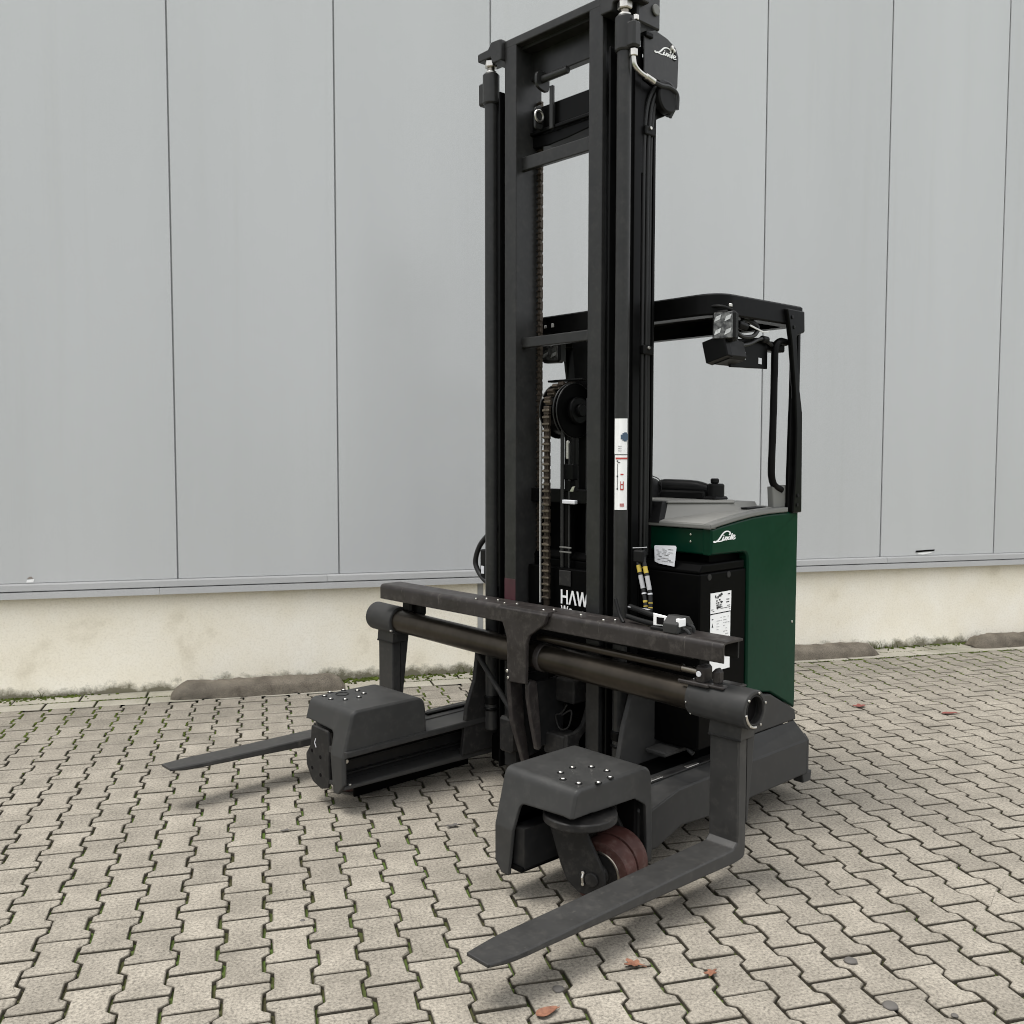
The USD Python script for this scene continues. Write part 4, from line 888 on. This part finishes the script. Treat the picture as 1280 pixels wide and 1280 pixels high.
def fork(s, zt, x0, x1, hx0, hx1, tubeend):
    """one fork arm: housing on the slide tube, collar, upright shank and tapered blade"""
    c0, c1 = at(hx0), at(hx1)
    hz = (c0[2] + c1[2]) / 2
    w = x1 - x0
    prof = [(.503, hz - .10), (.503, zt - .0, .0), (.500, zt - .048, .075), (.44, zt - .052, .0), (.0, zt - .040), (-.62, zt - .022), (-.68, zt - .013, .003), (-.68, zt - .002, .003), (-.40, zt - .004), (.10, zt), (.43, zt, .02), (.452, zt + .018, .0), (.452, hz - .10)]
    m = prism(rounded(prof, .0, 6), 'x', x0, x1, .005)
    m = trimesh.remesh.subdivide_to_size(m.vertices, m.faces, .05); m = tm(*m[:2]); v = m.vertices.copy()
    t = np.clip((-.555 - v[:, 1]) / .125, 0, 1); xc = (x0 + x1) / 2
    v[:, 0] = xc + (v[:, 0] - xc) * (1 - .25 * t ** 1.2)
    sh = np.clip((.43 - v[:, 1]) / .9, 0, 1); v[:, 0] -= .016 * sh
    m.vertices = v
    body = part('fork', m, FORK, smooth=30)
    col = slab([(x0 - .002, .448, hz - .115), (x1 + .008, .448, hz - .115), (x0 - .002, .53, hz - .115), (x1 + .008, .53, hz - .115)],
               [(x0 + .006, .45, hz - .02), (x1 + .014, .45, hz - .02), (x0 - .02, .53, hz - .02), (x1 + .014, .53, hz - .02)])
    part('collar', [col], FORK, body)
    part('weld', [box(x0 - .004, x1 + .010, .4455, .4485, hz - .120, hz - .112, .001)], GREY2, body)
    part('upper_web', [slab([(x0, .503, zt + .08), (x1, .503, zt + .08), (x0, .51, zt + .08), (x1, .51, zt + .08)], [(x0 - .02, .503, hz - .02), (x1, .503, hz - .02), (x0 - .02, .56, hz - .02), (x1, .56, hz - .02)])], GREY, body)
    h = part('housing', [ring(c0, c1, .0695, .054, 36)], GREY, body, smooth=40)
    return body, h, c0, c1
fr_, hr, c0, c1 = fork(1, .148, .908, 1.030, .838, 1.082, 1)
part('inner_ring', [ring(c1 - [.018, 0, 0], c1 + [.001, 0, 0], .0545, .047, 36)], GREY2, hr, smooth=40)
part('worn_edge', [tube([c1 + np.array([.0025, .058 * math.cos(a), .058 * math.sin(a)]) for a in np.linspace(3.3, 4.75, 16)], .0045, 8)], STEEL, hr)
part('dark_bore', [cyl(c1 - [.10, 0, 0], c1 - [.03, 0, 0], .0535, 32)], HOLE, hr)
for a in (.3, 1.3, 2.4, 3.3, 4.1, 5.2):
    q = c1 + np.array([.001, .060 * math.cos(a), .060 * math.sin(a)]); part('retainer', [cyl(q, q + np.array([.006, 0, 0]), .0045, 8, .001)], STEEL, hr)
for a in (-2.2, -3.0, 1.9):
    q = c0 + np.array([.004, .0695 * math.cos(a), .0695 * math.sin(a)]); part('retainer', [cyl(q, q + np.array([.004, 0, 0]), .004, 8, .001)], STEEL, hr)
lug = part('rod_lug', [box(.868, .905, .415, .475, .705, .770, .008), box(.925, .955, .43, .475, .705, .765, .012), box(.835, .985, .415, .50, .700, .7105, .003)], CARR)
part('lug_pin', [cyl((.8865, .415, .742), (.8865, .409, .742), .0105, 16, .002)], LABEL, lug)
part('lug_plate', [box(.80, .93, .405, .415, .698, .712, .003), box(.93, 1.02, .47, .51, .706, .713, .002)], CARR, lug)
fl_, hl, d0, d1 = fork(-1, .187, -1.104, -.984, -1.135, -.935, -1)
part('end_cap', [cyl(d0 - [.004, 0, 0], d0 + [.01, 0, 0], .066, 32, .006)], GREY, hl)
part('retainer', [cyl(d1 + np.array([-.01, -.055, -.043]), d1 + np.array([.003, -.055, -.043]), .006, 8, .001)], STEEL, hl)
part('tube_lug', [box(-.93, -.86, .47, .55, .735, .80, .01), box(-.92, -.80, .50, .53, .72, .785, .012)], DARK)

# ---- sensor unit and hose bundle on the beam
su = part('sensor_unit', [prism(rounded([(.40, .870), (.40, .905), (.43, .932), (.475, .928), (.50, .90), (.50, .870)], .008, 3), 'x', .735, .80, .003)], GREY)
part('white_frame', [prism([(.672, .885), (.672, .93), (.735, .925), (.742, .888)], 'y', .425, .432, .002)], WHITE, su)
part('window', [box(.690, .722, .4225, .4248, .893, .918)], HOLE, su)
part('white_corner', [box(.785, .803, .41, .45, .895, .925, .003)], WHITE, su)
part('base', [box(.67, .80, .41, .49, .869, .884, .003)], DARK, su)
part('sensor_cable', [tube(smoothpath([(.79, .43, .89), (.82, .43, .885), (.835, .43, .872)], 6), .006, 8), tube(smoothpath([(.80, .46, .90), (.825, .46, .895), (.83, .46, .875)], 6), .006, 8)], RUBBER, su)
part('hose_tray', [tube(smoothpath([(.46, .46, .955), (.49, .45, .90), (.52, .44, .872)], 6), .007, 8),
                   tube(smoothpath([(.50, .50, .925), (.58, .48, .918), (.68, .47, .905), (.74, .46, .90)], 6), .011, 10), tube(smoothpath([(.52, .46, .895), (.60, .45, .888), (.68, .44, .885)], 6), .010, 10)], DARK)
part('tray_strip', [box(.50, .60, .485, .50, .924, .927, .001)], GREYINK)
hA = [(.452, .598, 1.135), (.460, .596, 1.085), (.482, .590, 1.02), (.505, .583, .955), (.520, .575, .905)]
hB = [(.478, .602, 1.135), (.486, .600, 1.09), (.508, .594, 1.03), (.530, .587, .960), (.538, .579, .905)]
part('hose_boot', [box(.44, .49, .585, .615, 1.085, 1.135, .006)], DARK)
for pts, off in ((hA, 0), (hB, .012)):
    h_ = part('hose', [tube(smoothpath(pts, 6), .0085, 10)], RUBBER)
    P = smoothpath(pts, 12); L = np.r_[0, np.cumsum(np.linalg.norm(np.diff(P, axis=0), axis=1))]; L /= L[-1]
    for a, b, mt in ((.24, .38, YELLOW), (.42, .66, GREYINK), (.70, .75, LABEL), (.84, .89, YELLOW), (.92, .96, YELLOW)):
        i = (L >= a + off) & (L <= b + off)
        if i.sum() >= 2: part('hose_tape', [tube(P[i], .0094, 10)], mt, h_)
part('hose_cross_tie', [tube([(.44, .588, 1.142), (.50, .60, 1.148)], .002, 6)], GREYINK)
# hose loop and valve on the far side of the mast
part('loop_hose', [tube(smoothpath([(-.40, .62, 1.17), (-.446, .62, 1.142), (-.514, .62, 1.081), (-.546, .62, 1.01), (-.531, .62, .965), (-.491, .62, .928), (-.44, .62, .905), (-.39, .62, .89)], 8), .0125, 12)], RUBBER)
vb = part('valve_box', [box(-.505, -.41, .61, .65, .925, 1.065, .006)], DARK)
part('valve_label', [box(-.492, -.472, .6075, .6098, .952, .988)], LABEL, vb)

# ---- load wheels under bolted covers
def cover(s):
    prof = rounded([(-.180, .085, 0), (-.180, .245, .03), (-.128, .436, .035), (.255, .436, .060), (.265, .262, .0), (.265, .085, 0)], .0, 6)
    prin = np.array(Polygon(prof).buffer(-.012, join_style=2).simplify(.0004).exterior.coords)[:-1]; prin[prin[:, 1] < .12, 1] = .0
    S = man(merged(prism(prof, 'x', .500, .842, .009))); I = man(merged(prism(prin, 'x', .512, .830)))
    fo = rounded([(.570, .05), (.592, .225, .02), (.606, .338, .03), (.80, .348, .012), (.86, .345, .0), (.86, .05)], .0, 6)
    so = rounded([(-.25, .05), (-.25, .349, .0), (-.10, .345, .0), (.16, .338, .03), (.222, .30, .02), (.232, .05)], .0, 6)
    bev = man(merged(prism([(.40, .05), (.40, .135), (.498, .135), (.54, .085), (.54, .05)], 'y', -.3, -.1)))
    rear = man(box(.40, .9, -.164, .4, .0, .262)) - man(merged(prism([(.205, .0), (.205, .30), (.30, .30), (.30, .0)], 'x', .79, .86)))
    S = S - I - man(merged(prism(fo, 'y', -.30, -.05))) - man(merged(prism(so, 'x', .80, .90))) - bev - rear
    m = unman(S); m = tm(*trimesh.remesh.subdivide_to_size(m.vertices, m.faces, .08)[:2]); v = m.vertices.copy()
    return tm(v, m.faces)
cm = cover(1)
for s in (1, -1):
    cm_ = moved(cm, [-.033, 0, 0])
    c = part('wheel_cover', cm_ if s > 0 else mirror(cm_), COVER, smooth=28)
    for k in range(8):
        a = (k + .5) * math.pi / 4 + .12 * s; r = .088
        q = np.array([s * .727 + r * math.cos(a) * .95, r * math.sin(a), .436]); part('cover_bolt', [cyl(q - [0, 0, .001], q + [0, 0, .006], .0070, 6, .002)], STEEL, c)
        part('bolt_washer', [cyl(q - [0, 0, .001], q + [0, 0, .0022], .0125, 14, .001)], DARK, c)
    if s < 0: part('access_ring', [tube([(-.745 + .028 * math.cos(a), .0 + .028 * math.sin(a), .4365) for a in np.linspace(0, 2 * math.pi, 24)], .002, 6, caps=False)], BLACK, c)
part('inner_leg_wall', [prism([(-.166, .123), (-.166, .245), (-.112, .42), (.24, .42), (.24, .123)], 'x', .480, .495)], BATT); part('inner_leg_wall', [box(-.495, -.480, -.11, .24, .28, .42)], BATT)  # leg walls coloured black, the shade of the arch is in their colour
both('arch_liner', [box(.56, .77, .205, .225, .10, .40), box(.485, .77, -.10, .20, .385, .415)], HOLE)  # black panels added so the wheel arches read as shaded inside

def wheel(face, nrm, flip):
    """yoke with two polyurethane tyres side by side; nrm points out of the near face"""
    n = np.array([nrm[0], nrm[1], 0.]); n /= np.linalg.norm(n); t = np.array([-n[1], n[0], 0.]);
    if t[0] < 0: t = -t
    f = np.array(face, float); up = np.array([0, 0, 1.]); R = f[2]
    w = part('load_wheel', [cyl(f - n * .004, f - n * .170, .074, 36), cyl(f + n * .012, f + n * .0, .040, 28, .004), cyl(f + n * .028, f + n * .012, .024, 24, .004)], GREY2)
    for k in range(2):
        part('tyre', [ring(f - n * (.001 + .090 * k), f - n * (.082 + .090 * k), R, .073, 48)], TYRE, w, smooth=40)
    part('rim_edge', [ring(f - n * .002, f + n * .0015, .080, .070, 44)], ROD, w, smooth=40)
    pl = rounded([(-.165, .295), (-.158, .25), (-.120, .135), (-.095, R - .025), (-.050, R - .058), (.015, R - .058), (.045, R - .02), (.042, R + .03), (-.02, .25), (-.022, .295)], .03, 4)
    A = prism(pl, 'z', 0, .016, .002)
    place_ = lambda m, off: place(m, np.array([f[0], f[1], 0]) + n * off, t, up, n)
    y = part('yoke', [place_(A, .030), place_(prism([(p[0], p[1]) for p in pl], 'z', 0, .016, .002), -.195)], GREY2)
    part('axle_bolt', [cyl(f + n * .046 + t * .0, f + n * .056, .024, 20, .003)], GREY2, y)
    part('retainer', [tube([f + n * .052 - t * .030 + up * .016, f + n * .058 - t * .031 + up * .004, f + n * .052 - t * .031 - up * .018], .0045, 8), cyl(f + n * .05 - t * .030 + up * .018, f + n * .056 - t * .030 + up * .018, .006, 8, .001), cyl(f + n * .05 - t * .031 - up * .021, f + n * .056 - t * .031 - up * .021, .006, 8, .001)], STEEL, y)
    c = np.array([f[0] - .045 if f[0] > 0 else f[0] - .01, -.03 if f[0] > 0 else .0, 0.])
    part('swivel_plate', [cyl(c + up * .295, c + up * .322, .125, 44, .004)], GREY2); part('swivel_neck', [cyl(c + up * .322, c + up * .42, .052, 36)], BATT)
wheel((.777, .012, .108), (.27, -.963), 1)
wheel((-.72, -.01, .106), (.10, -.99), -1)
part('wheel_skirt', [box(-.590, -.580, -.05, .60, .022, .13)], BATT)  # black slab added to hide the far tyre and stand in for under-leg shade
# far wheel's guard plate filling the front arch of the far cover
gp = rounded([(-.738, .336), (-.612, .332), (-.600, .30), (-.600, .12), (-.61, .085), (-.665, .068, .03), (-.735, .085, .05), (-.782, .15), (-.785, .20), (-.748, .245), (-.742, .30)], .014, 4)
gp[:, 0] += .012
gp = part('wheel_guard_plate', [prism(gp, 'y', -.172, -.158, .003)], GREY2)
for x, z in ((-.722, .222), (-.655, .208), (-.722, .146), (-.655, .130)):
    part('bolt_hole', [cyl((x, -.1718, z), (x, -.1735, z), .0085, 12, .001)], HOLE, gp)
part('chalk_mark', [rot(box(-.702, -.698, -.1735, -.1722, .262, .285), .5, [0, 1, 0], (-.70, -.17, .262)), rot(box(-.702, -.698, -.1735, -.1722, .240, .262), -.6, [0, 1, 0], (-.70, -.17, .262))], LABEL, gp)
part('leg_end_stud', [cyl((-.535, -.145, .222), (-.490, -.145, .222), .010, 10, .002)], STEEL); part('leg_end_stud', [cyl((-.478, -.14, .1235), (-.478, -.14, .128), .009, 8, .002)], STEEL)
part('floor_pan', [box(-.44, .44, .62, 1.45, .07, .20, .01)], BATT)
